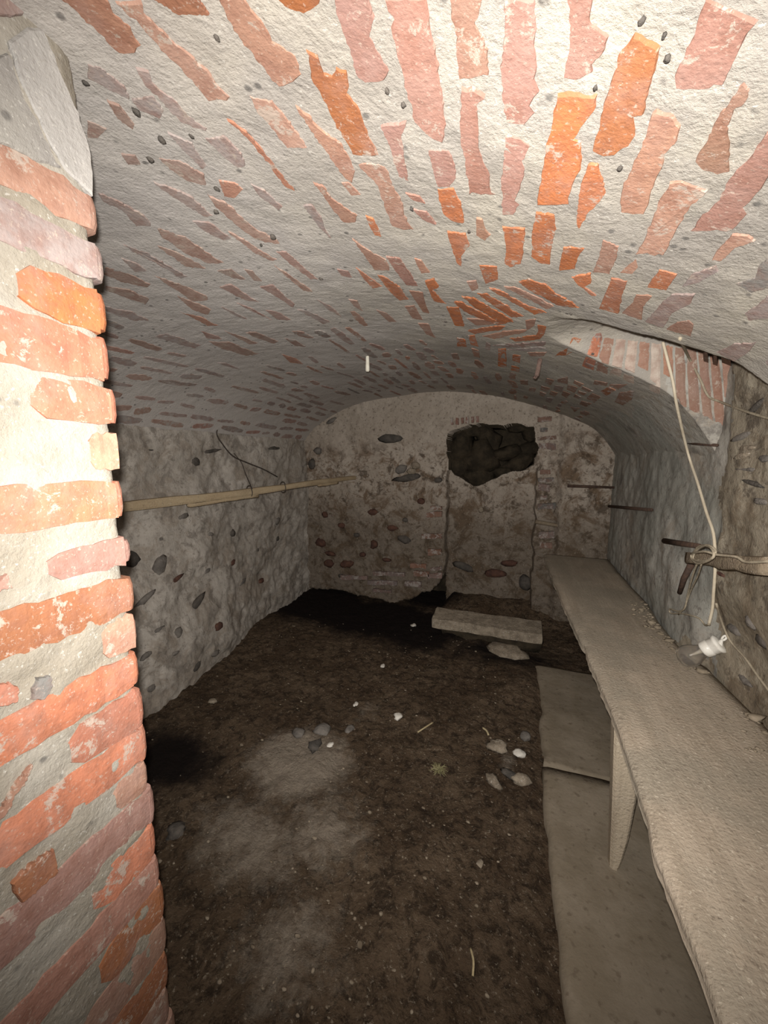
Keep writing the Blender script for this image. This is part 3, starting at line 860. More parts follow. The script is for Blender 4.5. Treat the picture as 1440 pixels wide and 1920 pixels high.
xl_n, xr_n = at(836, 980, y=FY)[0], at(1003, 980, y=FY)[0]
niche = sstep(xl_n-.006, xl_n+.006, wx)*sstep(xr_n+.006, xr_n-.006, wx)*(wz < at(900, 880, y=FY)[2])
Yw = Yw + .10*niche
low = wz < np.interp(wx, edge_pts[:, 0], edge_pts[:, 1])
under = low & (wx < xl_n)
Yw = np.where(under, FY+.34, Yw)
win = poly_in(wx, wz, WIN)
Yw = np.where(win, FY+.50, Yw)
step = sstep(at(1046, 900, y=FY)[0]-.02, at(1052, 900, y=FY)[0]+.012, wx)
Yw = Yw - .06*step
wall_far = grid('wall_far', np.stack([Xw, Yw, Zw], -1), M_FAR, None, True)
wall_far.data.materials.append(M_VOID)  # window cavity and undercut faces take a near-black colour
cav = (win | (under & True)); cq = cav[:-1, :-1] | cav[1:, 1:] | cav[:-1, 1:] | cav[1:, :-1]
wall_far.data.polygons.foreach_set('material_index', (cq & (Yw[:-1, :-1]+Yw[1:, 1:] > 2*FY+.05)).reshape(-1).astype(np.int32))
tag(wall_far, 'plastered end wall with walled-up doorway and dark opening under the vault', 'wall', None, 'structure')
def far(u, v, dy=0): return at(u, v, y=FY+dy)
# rubble lying in the window opening
for i, (u, v, a, b, ang) in enumerate([(858, 880, 66, 36, 12), (905, 893, 86, 40, -6), (972, 868, 84, 30, 14), (992, 842, 56, 30, 18), (905, 858, 92, 46, 10), (862, 838, 56, 46, 5), (915, 822, 60, 34, -20), (1000, 812, 34, 30, 0), (858, 806, 46, 26, 8), (890, 804, 50, 22, 0), (980, 800, 70, 18, 5), (945, 880, 70, 30, -14), (948, 848, 60, 22, 20)]):
    p = far(u, v, .24+.02*(i % 4)); o = wall_stone(p, (.1, -1, .12), a*1.12, b*1.2, ang, M_VOID, wall_far, i+60, .5, .5)
# small bricks over the opening, quoins and pier bricks
def far_brick(u0, u1, v0, v1, c, dy=0, tilt=0, mat=None, seed=0):
    q = [(u0, v0-tilt), (u1, v0+tilt), (u1, v1+tilt), (u0, v1-tilt)]
    q = ragged(q, 6, 1.3, seed+int(u0*3+v0)); r = random.Random(seed+int(u0+v0*7))
    top = [far(*p, dy)+np.array([0, -.022, 0]) for p in q]
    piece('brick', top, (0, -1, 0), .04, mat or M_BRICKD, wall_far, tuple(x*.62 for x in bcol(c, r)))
for k in range(6): far_brick(846+k*9.5, 851+k*9.5, 785-k*.9, 797-k*1.0, 'p', 0, 0, None, k)
r = random.Random(5)
v = 912
while v < 1086:
    h = r.uniform(7, 11)
    if r.random() < .72: far_brick(803+r.uniform(-12, 6), 829, v, v+h, r.choice('bbmm'), 0, r.uniform(-1, 1))
    v += h+r.uniform(3, 9)
v = 782
while v < 1030:
    h = r.uniform(7, 12)
    if r.random() < .75: far_brick(1008+r.uniform(-1, 5), 1034+r.uniform(-8, 10), v, v+h, r.choice('bbmg'), 0, r.uniform(-1, 1.5))
    v += h+r.uniform(4, 12)
for (u0, u1, v0, v1, c) in [(640, 690, 1078, 1086, 'm'), (690, 745, 1088, 1096, 'm'), (700, 760, 1072, 1079, 'm'), (770, 800, 1056, 1064, 'l'), (776, 806, 1070, 1080, 'l'), (700, 735, 1104, 1110, 'm'), (760, 790, 1090, 1098, 'm')]:
    far_brick(u0, u1, v0, v1, c, 0, .8)
for i, (u, v, a, b, ang, k) in enumerate([(731, 822, 44, 15, 0, 1), (602, 1018, 20, 20, 0, 2), (619, 1038, 22, 9, -8, 2), (617, 1056, 18, 15, 0, 2), (650, 1057, 24, 16, 15, 2), (702, 1021, 14, 17, 0, 2), (758, 1011, 28, 16, -15, 1),
        (700, 960, 18, 12, 0, 2), (640, 985, 14, 10, 0, 2), (735, 990, 20, 12, 0, 2), (668, 1003, 12, 10, 0, 1), (760, 975, 12, 12, 0, 1), (610, 965, 12, 14, 0, 2), (680, 1040, 12, 9, 0, 2), (725, 1050, 16, 9, 0, 2), (640, 1080, 12, 8, 0, 1),
        (790, 940, 16, 14, 0, 2), (765, 896, 46, 14, 10, 1), (752, 880, 22, 16, 30, 0), (780, 872, 20, 14, -20, 3), (772, 884, 16, 12, 0, 3), (620, 790, 20, 8, 25, 0), (596, 845, 14, 12, 0, 0), (585, 870, 12, 18, 0, 1), (902, 955, 10, 12, 0, 3), (820, 900, 14, 10, 0, 1),
        (985, 1092, 26, 30, 0, 1), (870, 1062, 40, 16, -12, 1), (930, 1075, 40, 16, 8, 2), (955, 1056, 30, 12, 0, 2)]):
    dy = .10 if 840 < u < 1000 and v > 920 else 0
    wall_stone(far(u, v, dy-.005), (0, -1, .05), a, b, ang, SM[k], wall_far, i+150, .5)

# ------------------------------------------------------------------ right wall
XW = .535
def x_right(y, z):
    return XW + .02*sstep(1.36, 1.42, y) + .05*sstep(.86, .66, z)*sstep(1.5, 1.35, y) + .012*fbm(y, z, 0*y, 2.6, 3, 81)
ys4 = np.concatenate([np.linspace(-.9, .7, 60)[:-1], np.linspace(.7, 3.1, 200)]); zs4 = np.linspace(-.12, 1.78, 190)
Yg, Zg = np.meshgrid(ys4, zs4, indexing='ij')
Xg = x_right(Yg, Zg)+.005*fbm(Yg, Zg, 0*Yg, 10, 4, 83)+.002*fbm(Yg, Zg, 0*Yg, 36, 3, 84)
wall_right = grid('wall_right', np.stack([Xg, Yg, Zg], -1), M_RIGHT, None, True)
wall_right.data.materials.append(M_BLUE)
yc, zc = [np.add(np.add(a[:-1, :-1], a[1:, 1:]), np.add(a[:-1, 1:], a[1:, :-1]))/4 for a in (Yg, Zg)]
blue = (yc+.05*fbm(yc, zc, 0*yc, 8, 3, 85) > 1.40) & (zc > .50+.1*fbm(yc, zc, 0*yc, 6, 3, 86))
wall_right.data.polygons.foreach_set('material_index', blue.reshape(-1).astype(np.int32)); wall_right.data.update()
tag(wall_right, 'damp stained plaster wall behind the bench, bluish under the far arch', 'wall', None, 'structure')
def right(u, v, off=0):
    d = ray(u, v); s = np.linspace(.0005, .0065, 5000); P = d[None, :]*s[:, None]
    k = int(np.argmax(P[:, 0] > x_right(P[:, 1], P[:, 2]+H)+off)); p = P[k]; return np.array([p[0], p[1], p[2]+H])
for i, (u, v, a, b, ang, k) in enumerate([(1392, 855, 26, 14, 10, 3), (1398, 880, 30, 10, 0, 0), (1400, 840, 24, 12, 0, 3), (1408, 905, 34, 9, -6, 1), (1388, 820, 24, 14, 10, 0), (1420, 760, 26, 14, 20, 1),
        (1375, 1180, 22, 20, 0, 0), (1410, 1165, 20, 26, 0, 0), (1430, 1200, 24, 24, 0, 1), (1395, 1275, 24, 14, 0, 0), (1350, 1075, 14, 10, 0, 2), (1425, 940, 20, 14, 0, 0), (1437, 860, 20, 16, 0, 0)]):
    wall_stone(right(u, v), (-1, 0, .05), a, b, ang, SM[k], wall_right, i+240, .3)

# back wall, out of the picture behind the lens
Xb, Zb = np.meshgrid(np.linspace(-1.95, .62, 40), np.linspace(-.1, 1.75, 30), indexing='ij')
wall_back = grid('wall_back', np.stack([Xb, -.88+.02*fbm(Xb, Zb, 0*Xb, 5, 3, 91), Zb], -1), M_RIGHT, None, False)
tag(wall_back, 'rough plaster wall behind the entrance', 'wall', None, 'structure')

# ------------------------------------------------------------------ floor
xs5 = np.linspace(-1.95, .62, 260); ys5 = np.concatenate([np.linspace(-.9, .5, 80)[:-1], np.linspace(.5, 3.45, 300)])
Xf, Yf = np.meshgrid(xs5, ys5, indexing='ij')
def z_floor(x, y):
    x = np.asarray(x, float); y = np.asarray(y, float)
    z = .018*fbm(x, y, 0*x, 2.4, 3, 101)
    z = z - .05*np.exp(-((x+1.25)/.5)**2-((y-2.8)/.35)**2)               # hollow under the end wall
    z = z + .10*sstep(2.85, 3.12, y)*sstep(-.6, -.5, x)                   # earth heaped in the doorway
    z = z - .02*sstep(.05, .16, x)
    return z
Zf = z_floor(Xf, Yf) + .007*fbm(Xf, Yf, 0*Xf, 13, 4, 103)+.004*fbm(Xf, Yf, 0*Xf, 45, 3, 104)
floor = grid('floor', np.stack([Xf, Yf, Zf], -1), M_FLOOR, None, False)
tag(floor, 'dark trodden earth floor strewn with crumbs of mortar', 'floor', None, 'structure')
def blob(cx, cy, rx, ry): return np.exp(-((Xf-cx)/rx)**2-((Yf-cy)/ry)**2)
def flo_(u, v): return at(u, v, z=0.0)
pale = 0*Xf
for (u, v, rx, ry, k) in [(560, 1430, .26, .22, 1.0), (600, 1560, .24, .2, .72), (690, 1330, .10, .16, .55), (470, 1570, .34, .22, .72), (540, 1780, .22, .2, .66), (950, 1420, .06, .1, .65), (400, 1700, .14, .08, .3), (520, 1300, .25, .18, .3), (900, 1500, .1, .1, .25)]:
    p = flo_(u, v); pale = np.maximum(pale, k*blob(p[0], p[1], rx, ry))
near_black = 0*Xf  # near-black floor areas, mostly towards the end wall
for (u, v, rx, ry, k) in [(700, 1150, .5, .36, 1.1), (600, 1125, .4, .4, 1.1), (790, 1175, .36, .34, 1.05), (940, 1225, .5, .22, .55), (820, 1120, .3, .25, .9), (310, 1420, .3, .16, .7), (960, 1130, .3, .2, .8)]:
    p = flo_(u, v); near_black = np.maximum(near_black, k*blob(p[0], p[1], rx, ry))
zone = np.stack([pale, near_black, 0*pale, 0*pale+1], -1).reshape(-1, 4).astype(np.float32)
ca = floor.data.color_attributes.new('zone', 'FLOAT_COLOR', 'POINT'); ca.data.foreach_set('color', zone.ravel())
# concrete strip under the bench: two slabs
def slab(ya, yb, xa0, xa1, seed, zt=.022):
    n, m = 40, 22; V, Fc = [], []
    r = random.Random(seed)
    T = np.zeros((n+1, m+1, 3))
    for i in range(n+1):
        y = ya+(yb-ya)*i/n; xl = xa0+(xa1-xa0)*i/n+.010*float(fbm(y, 0, 0, 7, 3, seed))
        for j in range(m+1):
            x = xl+(.55-xl)*j/m
            T[i, j] = (x, y, zt+.006*float(fbm(x, y, 0, 5, 3, seed+3))-(.004 if j == 0 else 0))
    i0 = np.arange((n+1)*(m+1)).reshape(n+1, m+1)
    V = [tuple(p) for p in T.reshape(-1, 3)]
    for i in range(n):
        for j in range(m): Fc.append((i0[i, j], i0[i, j+1], i0[i+1, j+1], i0[i+1, j]))
    rim = list(i0[:, 0]) + list(i0[-1, 1:]) + list(i0[::-1, -1][1:]) + list(i0[0, ::-1][1:-1])
    b = len(V)
    for k in rim: x, y, z = V[k]; V.append((x-.003, y, z-.06))
    L = len(rim)
    for k in range(L): Fc.append((rim[k], rim[(k+1) % L], b+(k+1) % L, b+k))
    return link('slab', mesh('slab', V, Fc), floor, M_SLAB)
yj = at(1015, 1432, z=.02)[1]
slab(-.3, yj-.012, .165, .122, 3); slab(yj+.014, 2.25, .128, .118, 4, .016)

# loose crumbs nobody could count
V, Fc = [], []
for k in range(420):
    x = rng.uniform(-1.6, .1); y = .55+2.0*rng.random()**1.4
    if rng.random() < .3: x = rng.gauss(-.45, .25)
    s = rng.uniform(.0016, .0048)*(1.5 if rng.random() < .06 else 1)
    v, f = lump((x, y, float(z_floor(x, y))+s*.5), (s*rng.uniform(.8, 1.8), s, s*.7), k, 1, .3)
    o = len(V); V += [tuple(p) for p in v]; Fc += [tuple(i+o for i in q) for q in f]
db = link('crumbs', mesh('crumbs', V, Fc), None, mat_flat('mixed_crumbs', (.13, .10, .07), (.30, .25, .19), 30, .9, .002))
tag(db, 'scattered mortar crumbs and grit lying over the earth floor', 'debris', None, 'stuff')

# ------------------------------------------------------------------ bench along the right wall
zb_top = H-.655
fe = [at(u, v, z=zb_top) for u, v in [(1022, 1047), (1050, 1113), (1088, 1196), (1149, 1326), (1190, 1450), (1237, 1599), (1300, 1760), (1358, 1920)]]
fy = np.array([p[1] for p in fe])[::-1]; fx = np.array([p[0] for p in fe])[::-1]
bench = empty('bench', (.38, 1.4, .02))
tag(bench, 'long dusty wooden plank bench running along the right wall on a post', 'bench')
def off(V, o): return [tuple(np.asarray(p)-np.array(o)) for p in V]
n, m = 150, 14
ya, yb = .10, 2.80
T = np.zeros((n+1, m+1, 3))
for i in range(n+1):
    y = ya+(yb-ya)*i/n
    xl = float(np.interp(y, fy, fx)) + .0022*float(fbm(y, 0, 0, 9, 4, 201))+.0022*float(vnoise(y*70, 0, 0, 202))+.008*max(0, float(vnoise(y*16, 0, 0, 209))-.72)/.28
    if y < fy[0]: xl = fx[0]+.004*float(fbm(y, 0, 0, 9, 4, 201))
    for j in range(m+1):
        x = xl+(float(x_right(y, zb_top))-.012-xl)*j/m
        T[i, j] = (x, y, zb_top-(.004 if j == 0 else 0)+.0025*float(vnoise(x*9, y*5, 0, 203)))
i0 = np.arange((n+1)*(m+1)).reshape(n+1, m+1); V = [tuple(p) for p in T.reshape(-1, 3)]; Fc = []
for i in range(n):
    for j in range(m): Fc.append((i0[i, j], i0[i, j+1], i0[i+1, j+1], i0[i+1, j]))
rim = list(i0[:, 0]) + list(i0[-1, 1:]) + list(i0[::-1, -1][1:]) + list(i0[0, ::-1][1:-1]); b = len(V); L = len(rim)
for k in rim: x, y, z = V[k]; V.append((x-.002, y, z-.010))
for k in rim: x, y, z = V[k]; V.append((x+.002, y, z-.034))
for k in range(L):
    a, c = rim[k], rim[(k+1) % L]
    Fc.append((a, c, b+(k+1) % L, b+k)); Fc.append((b+k, b+(k+1) % L, b+L+(k+1) % L, b+L+k))
Fc.append(tuple(b+L+k for k in range(L))[::-1])
link('seat', mesh('seat', off(V, bench.location), Fc), bench, M_BENCH)
Vc, Fcc = [], []
for k in range(260):
    y = rng.uniform(.75, 2.0); d_ = abs(rng.gauss(0, .045))
    x = float(x_right(y, zb_top))-.02-d_
    if abs(y-1.28) < .09 and d_ < .09: continue
    s_ = rng.uniform(.002, .006)*(2.2 if rng.random() < .12 else 1)*(1.2-min(1, d_*7))
    s_ = max(.0018, s_)
    v, f = lump((x, y, zb_top+s_*.45), (s_*rng.uniform(.8, 1.6), s_, s_*.6), k, 1, .4)
    o_ = len(Vc); Vc += [tuple(p) for p in v]; Fcc += [tuple(i+o_ for i in q) for q in f]
o = link('plaster_crumbs', mesh('plaster_crumbs', Vc, Fcc), None, mat_flat('fallen_plaster', (.30, .25, .19), (.20, .165, .12), 30, .9, .002))
tag(o, 'fallen plaster crumbs gathered on the bench along the right wall', 'debris', None, 'stuff')
# tapered post: wide under the plank, narrow at the foot
py = at(1145, 1620, z=.02)[1]
tl, tr_ = at(1146, 1345, y=py+.02), at(1196, 1450, y=py+.02)
zt = zb_top-.033; zf = .012
xl_t, xl_f = at(1148, 1345, y=py)[0], at(1141, 1635, y=py)[0]
sec = [(zt, xl_t, at(1206, 1345, y=py)[0], .050)]
for (v_, ua, ub) in [(1480, 1146, 1192), (1560, 1143.5, 1177), (1600, 1142, 1166), (1636, 1141, 1153)]:
    sec.append((at(ua, v_, y=py)[2], at(ua, v_, y=py)[0], at(ub, v_, y=py)[0], .05-.02*(v_-1345)/290))
V, Fc = [], []
for (z, a, c, dpt) in sec:
    e = .006
    for (x, y) in [(a+e, py-dpt/2), (c-e, py-dpt/2), (c, py-dpt/2+e), (c, py+dpt/2), (a, py+dpt/2), (a, py-dpt/2+e)]: V.append((x, y, z))
for k in range(4):
    for j in range(6): Fc.append((k*6+j, k*6+(j+1) % 6, (k+1)*6+(j+1) % 6, (k+1)*6+j))
Fc += [tuple(range(6)), tuple(range(24, 30))[::-1]]
link('leg', mesh('leg', off(V, bench.location), Fc, False), bench, M_LEG)

# ------------------------------------------------------------------ stone beam lying before the far doorway and stones round it
p0, p1 = at(812, 1152, z=.135), at(1018, 1182, z=.135)
q0, q1 = at(808, 1180, z=.085), at(1020, 1200, z=.085)
c = (p0+p1)/2+np.array([0, .03, -.03]); ex = (p1-p0)
beam = empty('stone_beam', tuple(c-np.array([0, 0, .04])))
tag(beam, 'pale squared block lying across dark earth before the walled-up doorway', 'block')
V, Fc = rough_box(c, ex, (0.0, .16, .02), (0, 0, .065), 14, 5, 3, .004, .1, 301, 14)
link('block', mesh('block', off(V, beam.location), Fc, False), beam, M_STONEP)
V, Fc = rough_box(np.array([(p0[0]+p1[0])/2+.03, c[1]+.02, .035]), (ex[0]*.92, 0, 0), (0, .13, 0), (0, 0, .095), 10, 4, 3, .012, .3, 305, 14)
o = link('door_step', mesh('door_step', V, Fc), None, M_VOID)
tag(o, 'dark crumbling step under the pale block at the doorway', 'step')
def floor_stone(name, u, v, wpx, hpx, mat, label, cat, seed, flat=.38, rot=0, amp=.42):
    p = flo_(u, v); p[2] = float(z_floor(p[0], p[1])); dd = float((p-np.array([0, 0, H]))@FW)
    a = wpx*dd/F/2; el = (H-p[2])/np.linalg.norm(p-np.array([0, 0, H]))
    b = hpx*dd/F/2/max(.35, el)
    h = min(a, b)*flat
    R = Matrix.Rotation(math.radians(rot), 3, 'Z')
    V, Fc = lump((0, 0, h*.7), (a, b, h), seed, 2, amp, R)
    o = link(name, mesh(name, V, Fc), None, mat); o.location = p
    return tag(o, label, cat)
floor_stone('flat_stone', 952, 1222, 70, 24, M_STONEP, 'pale flat stone half sunk in dark earth below the squared block', 'stone', 1, .3)
floor_stone('round_pebble', 590, 1405, 22, 18, M_STONED, 'round dark pebble on the pale trodden patch', 'pebble', 2, .6)
floor_stone('white_chip', 620, 1399, 12, 9, M_CHIP, 'small white chip beside the round dark pebble', 'chip', 3)
floor_stone('white_chip', 747, 1345, 16, 9, M_CHIP, 'lone white chip lying near the straw on dark earth', 'chip', 4, .5, 25)
floor_stone('white_chip', 718, 1248, 8, 6, M_CHIP, 'tiny white chip highest up the middle of the floor', 'chip', 5)
floor_stone('white_chip', 775, 1170, 10, 6, M_CHIP, 'small white chip on the black earth left of the block', 'chip', 6)
floor_stone('white_chip', 667, 1316, 8, 8, M_CHIP, 'small white chip at the top of the pale patch', 'chip', 7)
floor_stone('white_chip', 398, 1318, 18, 7, M_STONEP, 'pale flake at the foot of the left wall', 'chip', 8)
floor_stone('brown_stone', 560, 1378, 24, 16, M_STONE, 'grey stone left of and above the round dark pebble', 'stone', 9)
floor_stone('brown_stone', 604, 1372, 26, 18, M_STONE, 'grey stone right above the round dark pebble', 'stone', 10)
floor_stone('brown_stone', 656, 1370, 18, 16, M_STONE, 'small grey stone at the right rim of the pale patch', 'stone', 11)
mp = flo_(822, 1440); V, Fc = [], []
for k in range(46):
    t_ = rng.uniform(0, 6.28); ln_ = rng.uniform(.015, .042)
    q = np.array([mp[0]+rng.gauss(0, .006), mp[1]+rng.gauss(0, .006), float(z_floor(mp[0], mp[1]))+.003])
    V, Fc = merge((V, Fc), tube([q, q+np.array([math.cos(t_)*ln_*.6, math.sin(t_)*ln_*.6, .010]), q+np.array([math.cos(t_)*ln_, math.sin(t_)*ln_, rng.uniform(.002, .012)])], [.0016, .0013, .0006], 4))
o = link('moss_tuft', mesh('moss_tuft', V, Fc), None, M_MOSS); tag(o, 'tuft of dry greenish moss in the middle of the floor', 'moss')
for i, (u, v, a, b, mt, lb) in enumerate([(935, 1400, 40, 18, M_STONEP, 'pale mortar lump topmost of the rubble beside the slab strip'), (975, 1412, 24, 14, M_CHIP, 'whitish flake at the upper right of the rubble beside the slabs'), (962, 1455, 18, 34, M_STONED, 'dark upright stone amid the rubble beside the slabs'),
                                  (978, 1462, 24, 26, M_STONEP, 'pale lump lowest right in the rubble beside the slabs'), (925, 1465, 40, 14, M_STONEP, 'pale flat lump lowest left in the rubble beside the slabs'), (985, 1380, 20, 14, M_STONE, 'grey stone against the slab edge above the rubble')]):
    floor_stone('rubble_lump', u, v, a, b, mt, lb, 'rubble', 20+i, .5, i*31, .4)
floor_stone('grey_stone', 330, 1560, 40, 24, M_STONED, 'dark stone on the floor near the foot of the brick pillar', 'stone', 31)
floor_stone('yellow_stone', 900, 1620, 16, 12, M_STONEP, 'yellowish crumb on the lower right floor left of the slabs', 'stone', 33)
def stick(u0, v0, u1, v1, r, mat, label, name='straw', cat='straw'):
    a, b = flo_(u0, v0), flo_(u1, v1)
    a[2] = float(z_floor(a[0], a[1]))+.010; b[2] = float(z_floor(b[0], b[1]))+.012
    V, Fc = tube(spline([a, (a+b)/2+np.array([.004, 0, .004]), b], 4), r, 6)
    o = link(name, mesh(name, V, Fc), None, mat); return tag(o, label, cat)
stick(783, 1373, 812, 1356, .0035, M_STRAW, 'short straw lying on dark earth right of the lone white chip')
stick(905, 1363, 916, 1378, .0045, M_STRAW, 'broken straw lying above the rubble heap beside the slabs')
stick(882, 1790, 886, 1845, .0028, M_STRAW, 'thin straw lying upright in view at the bottom of the floor')

# ------------------------------------------------------------------ lath along the left wall, wires
A0 = at(236, 951, x=-1.72); A1 = far(664, 896, -.01)
dirv = (A1-A0)/np.linalg.norm(A1-A0); A00 = A0-dirv*.55
lath = empty('wall_lath', tuple((A0+A1)/2)); tag(lath, 'long pale wooden lath fixed along the left wall into the far wall', 'lath')
pts = [A00+(A1-A00)*t+np.array([0, 0, .004*math.sin(9*t)]) for t in np.linspace(0, 1, 16)]
V, Fc = [], []
for k, p in enumerate(pts):
    h = (.024+.010*math.sin(k*1.7)*.25)*(1-.35*k/15); wd = .020
    for (dx, dz) in [(-wd, -h), (wd*.8, -h), (wd, -h*.5), (wd, h*.6), (wd*.7, h), (-wd, h)]: V.append(p+np.array([dx, 0, dz]))
for k in range(15):
    for j in range(6): Fc.append((k*6+j, k*6+(j+1) % 6, (k+1)*6+(j+1) % 6, (k+1)*6+j))
Fc += [tuple(range(6))[::-1], tuple(range(90, 96))]
link('pole', mesh('pole', off(V, lath.location), Fc, False), lath, M_LATH)
for (t0, t1, dz) in ((.36, .56, -.032), (.80, .90, -.022)):
    s0_, s1_ = A00+(A1-A00)*t0, A00+(A1-A00)*t1
    V, Fc = rough_box((s0_+s1_)/2+np.array([.004, 0, dz]), s1_-s0_, (.026, 0, 0), (0, 0, .018), 8, 2, 2, .003, .4, 311, 20)
    link('splinter', mesh('splinter', off(V, lath.location), Fc), lath, M_LATH)
def wire(name, pts, r, mat, label, cat, n=6, sm=5, group=None):
    P_ = spline(pts, sm) if sm > 1 else pts
    V, Fc = tube(P_, r, n); o = link(name, mesh(name, V, Fc), None, mat); return tag(o, label, cat, group)
wl = [hit_left(u, v)+np.array([.02, 0, 0]) for u, v in [(398, 775), (403, 800), (402, 815), (412, 832), (432, 855), (460, 868), (490, 880), (516, 894)]]
wire('hanging_wire', wl, .0045, M_WIRE, 'dark wire slanting down the left wall from the vault to the lath', 'wire')
def on_lath(u):
    ts = np.linspace(0, 1, 400); k = int(np.argmin([abs(proj(A00+(A1-A00)*t)[0]-u) for t in ts])); return A00+(A1-A00)*ts[k]
def tie(p): return [p+np.array([.027*math.cos(t), .012*math.sin(t*.5), .036*math.sin(t)]) for t in np.linspace(.6, 2*math.pi+.6, 12)]
up_ = [hit_left(432, 850)+np.array([.03, 0, 0]), hit_left(444, 868)+np.array([.04, 0, 0]), hit_left(450, 890)+np.array([.05, 0, 0])]
wire('wire_tie', up_+tie(on_lath(466)), .0028, M_WIRE, 'thin dark wire hanging to the lath and tied round it in a loop', 'wire')
wire('wire_tie', tie(on_lath(529)), .0028, M_WIRE, 'small loop of dark wire round the lath near its far end', 'wire')

# ------------------------------------------------------------------ peg and hook on the vault
p = hit_ceil(689, 668); q = p+np.array([0, 0, -.075])
V, Fc = lathe([(.006, .0), (.0085, .006), (.009, .03), (.0105, .06), (.0105, .078), (.007, .084)], 12, (0, 0, -1), p+np.array([0, 0, .01]))
o = link('ceiling_peg', mesh('ceiling_peg', V, Fc), None, M_PEG); tag(o, 'short white peg hanging from the vault near its middle', 'peg')
p = hit_ceil(1013, 672); q = at(1006, 706, y=p[1])
V, Fc = rough_box((p+q)/2, (.016, 0, 0), (0, .008, 0), (q-p), 2, 1, 5, .001, .2, 320, 40)
hk = tube(spline([q, q+np.array([-.004, -.004, -.006]), q+np.array([-.010, -.01, -.002])], 3), .005, 6)
V, Fc = merge((V, Fc), hk)
o = link('iron_hook', mesh('iron_hook', V, Fc), None, M_IRONR); tag(o, 'flat rusty iron strap hanging from the vault right of the white peg', 'hook')

# ------------------------------------------------------------------ iron bars in the right and far wall
def bar(u0, v0, u1, v1, fn, r, label, outs=(.0, .0), name='iron_bar', mat=None):
    a, b = fn(u0, v0), fn(u1, v1)
    k = np.array(outs)
    mid = (a+b)/2
    V, Fc = tube([a, mid+np.array([-.004, 0, 0]), b], [r*1.1, r, r*.8], 8)
    V = [np.asarray(v)+k[0]*0 for v in V]
    o = link(name, mesh(name, V, Fc), None, mat or M_IRON); return tag(o, label, 'bar')
bar(1064, 911, 1152, 914, lambda u, v: at(u, v, y=2.85), .009, 'black iron bar across the yellowish corner above the bench end')
bar(1141, 949, 1222, 956, lambda u, v: right(u, v, -.012), .009, 'rusty iron bar on the bluish wall, below the black one')
bar(1246, 1014, 1312, 1024, lambda u, v: right(u, v, -.02), .010, 'rusty iron spike ending at the knotted cord on the wooden stub')
bar(1296, 1058, 1274, 1112, lambda u, v: right(u, v, -.02), .009, 'dark iron rod hanging down the wall under the wooden stub')
bar(1282, 829, 1345, 835, lambda u, v: right(u, v, -.012), .006, 'thin iron bar high on the bluish wall beneath the arch')
bar(1004, 978, 1062, 988, lambda u, v: at(u, v, y=2.97), .014, 'short weathered stick set into the pier beside the doorway', name='wood_stick', mat=M_STUB)
# wooden stub sticking out of the right wall
a, b_ = right(1300, 1046, -.045), right(1470, 1064, -.03)
V, Fc = rough_box((a+b_)/2, b_-a, (.06, 0, 0), (0, 0, .034), 12, 3, 3, .006, .3, 331, 16)
o = link('wooden_stub', mesh('wooden_stub', V, Fc), None, M_STUB); tag(o, 'weathered wooden batten stuck to the right wall, wound with cord', 'batten')
def hang(u, v, o_):
    a_, c_ = right(u, v), hit_ceil(u, v); e_ = np.array([0, 0, H])
    p_ = a_ if c_ is None or np.linalg.norm(a_-e_) < np.linalg.norm(c_-e_) else c_
    return p_+(e_-p_)/np.linalg.norm(e_-p_)*o_
# white cable: hangs from the broken vault edge down to the bench
cab_px = [(1243, 640, .004), (1252, 675, .02), (1262, 715, .035), (1270, 765, .05), (1290, 850, .06), (1308, 905, .06), (1325, 962, .065), (1338, 1002, .07), (1341, 1060, .07), (1338, 1110, .06), (1336, 1140, .055), (1329, 1172, .045)]
cpts = [hang(*q) for q in cab_px]
wire('white_cable', cpts, .0042, M_CABLE, 'stiff off-white cable bent downward from the vault edge past the batten', 'cable', 8, 5)
k1 = [right(1329, 1170, -.045), right(1322, 1172, -.03), right(1312, 1160, -.02), right(1296, 1154, -.02), right(1276, 1150, -.02), right(1258, 1150, -.02), right(1256, 1142, -.025), right(1272, 1146, -.025), right(1284, 1140, -.03), right(1290, 1112, -.04), right(1300, 1075, -.06), right(1310, 1050, -.08)]
wire('cord_tail', k1, .0026, M_CORD, 'thin pale cord looping down the wall from the batten knot', 'cord', 6, 4)
k2 = [right(1298, 1040, -.085), right(1312, 1024, -.09), right(1332, 1026, -.09), right(1338, 1044, -.095), right(1318, 1052, -.095), right(1300, 1048, -.09), right(1306, 1032, -.09), right(1326, 1022, -.092), right(1342, 1034, -.09), right(1330, 1050, -.095), right(1306, 1056, -.09), right(1296, 1040, -.085), right(1320, 1034, -.098), right(1344, 1040, -.09), right(1380, 1044, -.08), right(1400, 1054, -.075), right(1450, 1052, -.07)]
wire('knotted_cord', k2, .0032, M_CORD, 'pale cord knotted round the end of the wooden batten', 'cord', 6, 4)
k3 = [right(1316, 1054, -.09), right(1308, 1080, -.055), right(1294, 1110, -.035), right(1284, 1138, -.03), right(1272, 1152, -.02)]
wire('cord_strand', k3, .0022, M_CORD, 'second loose cord strand hanging beside the looped one', 'cord', 6, 4)
k4 = [hang(1275, 634, .008), hang(1292, 670, .02), hang(1312, 708, .025), hang(1328, 742, .02), hang(1352, 752, .015), hang(1400, 772, .012), hang(1460, 790, .012)]
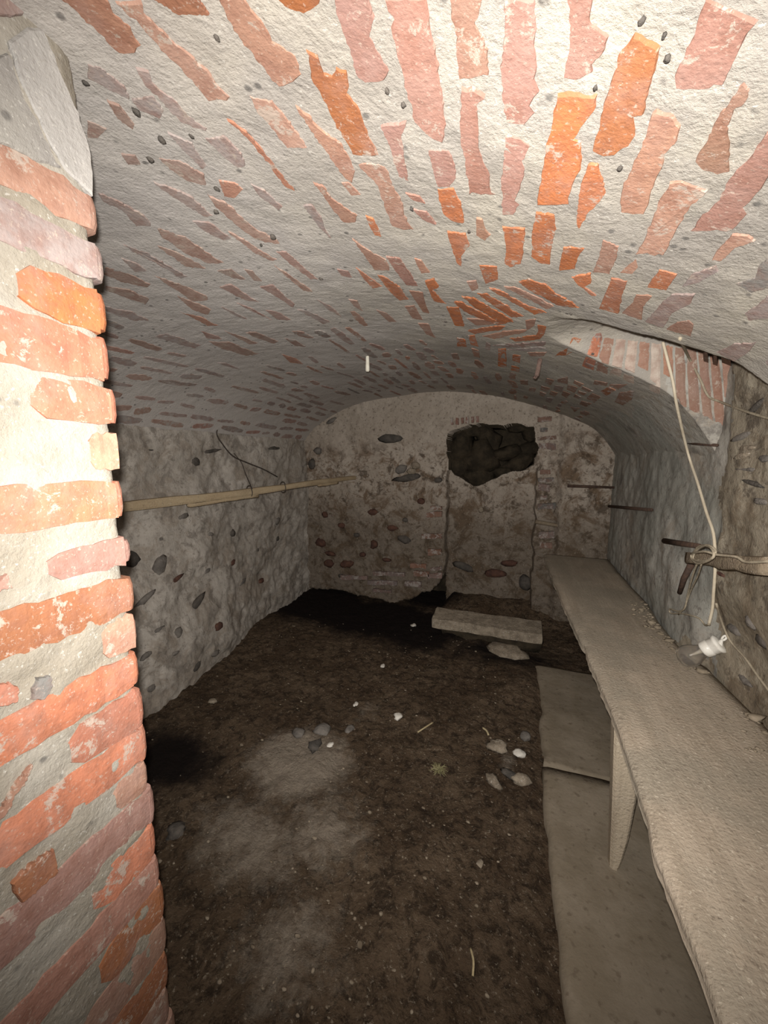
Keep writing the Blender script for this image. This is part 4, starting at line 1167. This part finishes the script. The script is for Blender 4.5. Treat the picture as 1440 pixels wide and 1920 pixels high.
wire('upper_cord', k4, .0034, M_CORD, 'grey-white cord from the vault edge running right along the wall top', 'cord', 6, 4)
k5 = [right(1343, 1132, -.05), right(1352, 1162, -.03), right(1368, 1200, -.02), right(1398, 1235, -.018), right(1424, 1272, -.016), right(1455, 1312, -.015)]
wire('lower_cord', k5, .0030, M_CORD, 'thin cream cord trailing down the right wall beside the bulb', 'cord', 6, 4)

# ------------------------------------------------------------------ light bulb with porcelain holder lying on the bench by the wall
bz = zb_top
b0 = at(1292, 1232, z=bz+.032); b1 = at(1338, 1214, z=bz+.085)
ax = Vector(b1-b0); ax.normalize()
bulb = empty('light_bulb', (b0[0], b0[1], bz)); bulb.scale = (1.12, 1.12, 1.12); tag(bulb, 'clear glass light bulb in a white porcelain holder lying on the bench', 'light bulb')
ob = Vector((b0[0], b0[1], bz+.0325))-ax*.028
prof = [(.002, 0), (.014, .002), (.024, .009), (.0295, .02), (.030, .03), (.027, .042), (.020, .056), (.0155, .068), (.0145, .078)]
V, Fc = lathe(prof, 24, ax, ob); link('glass', mesh('glass', off(V, bulb.location), Fc), bulb, M_GLASS)
V, Fc = lathe([(.003, .03), (.0035, .05), (.006, .07), (.006, .078)], 10, ax, ob); link('stem', mesh('stem', off(V, bulb.location), Fc), bulb, M_PEG)
V, Fc = lathe([(.018, .068), (.0215, .072), (.0215, .088), (.0195, .090), (.0215, .092), (.0215, .104), (.024, .106), (.024, .112), (.016, .115)], 20, ax, ob)
hd = link('holder', mesh('holder', off(V, bulb.location), Fc), bulb, M_PORC); hd['label'] = 'white porcelain holder'
e = ob+ax*.122; sd_ = ax.cross(Vector((0, 0, 1)))
ring = [e+Vector((0, 0, .012))+ax*.006*math.cos(t)+Vector((0, 0, .006))*math.sin(t) for t in np.linspace(0, 2*math.pi, 13)]
V, Fc = merge(tube(ring, .0028, 6), rough_box(np.array(ob+ax*.114), np.array(ax)*.012, np.array(sd_)*.030, (0, 0, .026), 2, 3, 3, .001, .5, 341, 30))
link('lug', mesh('lug', off(V, bulb.location), Fc), hd, M_PORC)
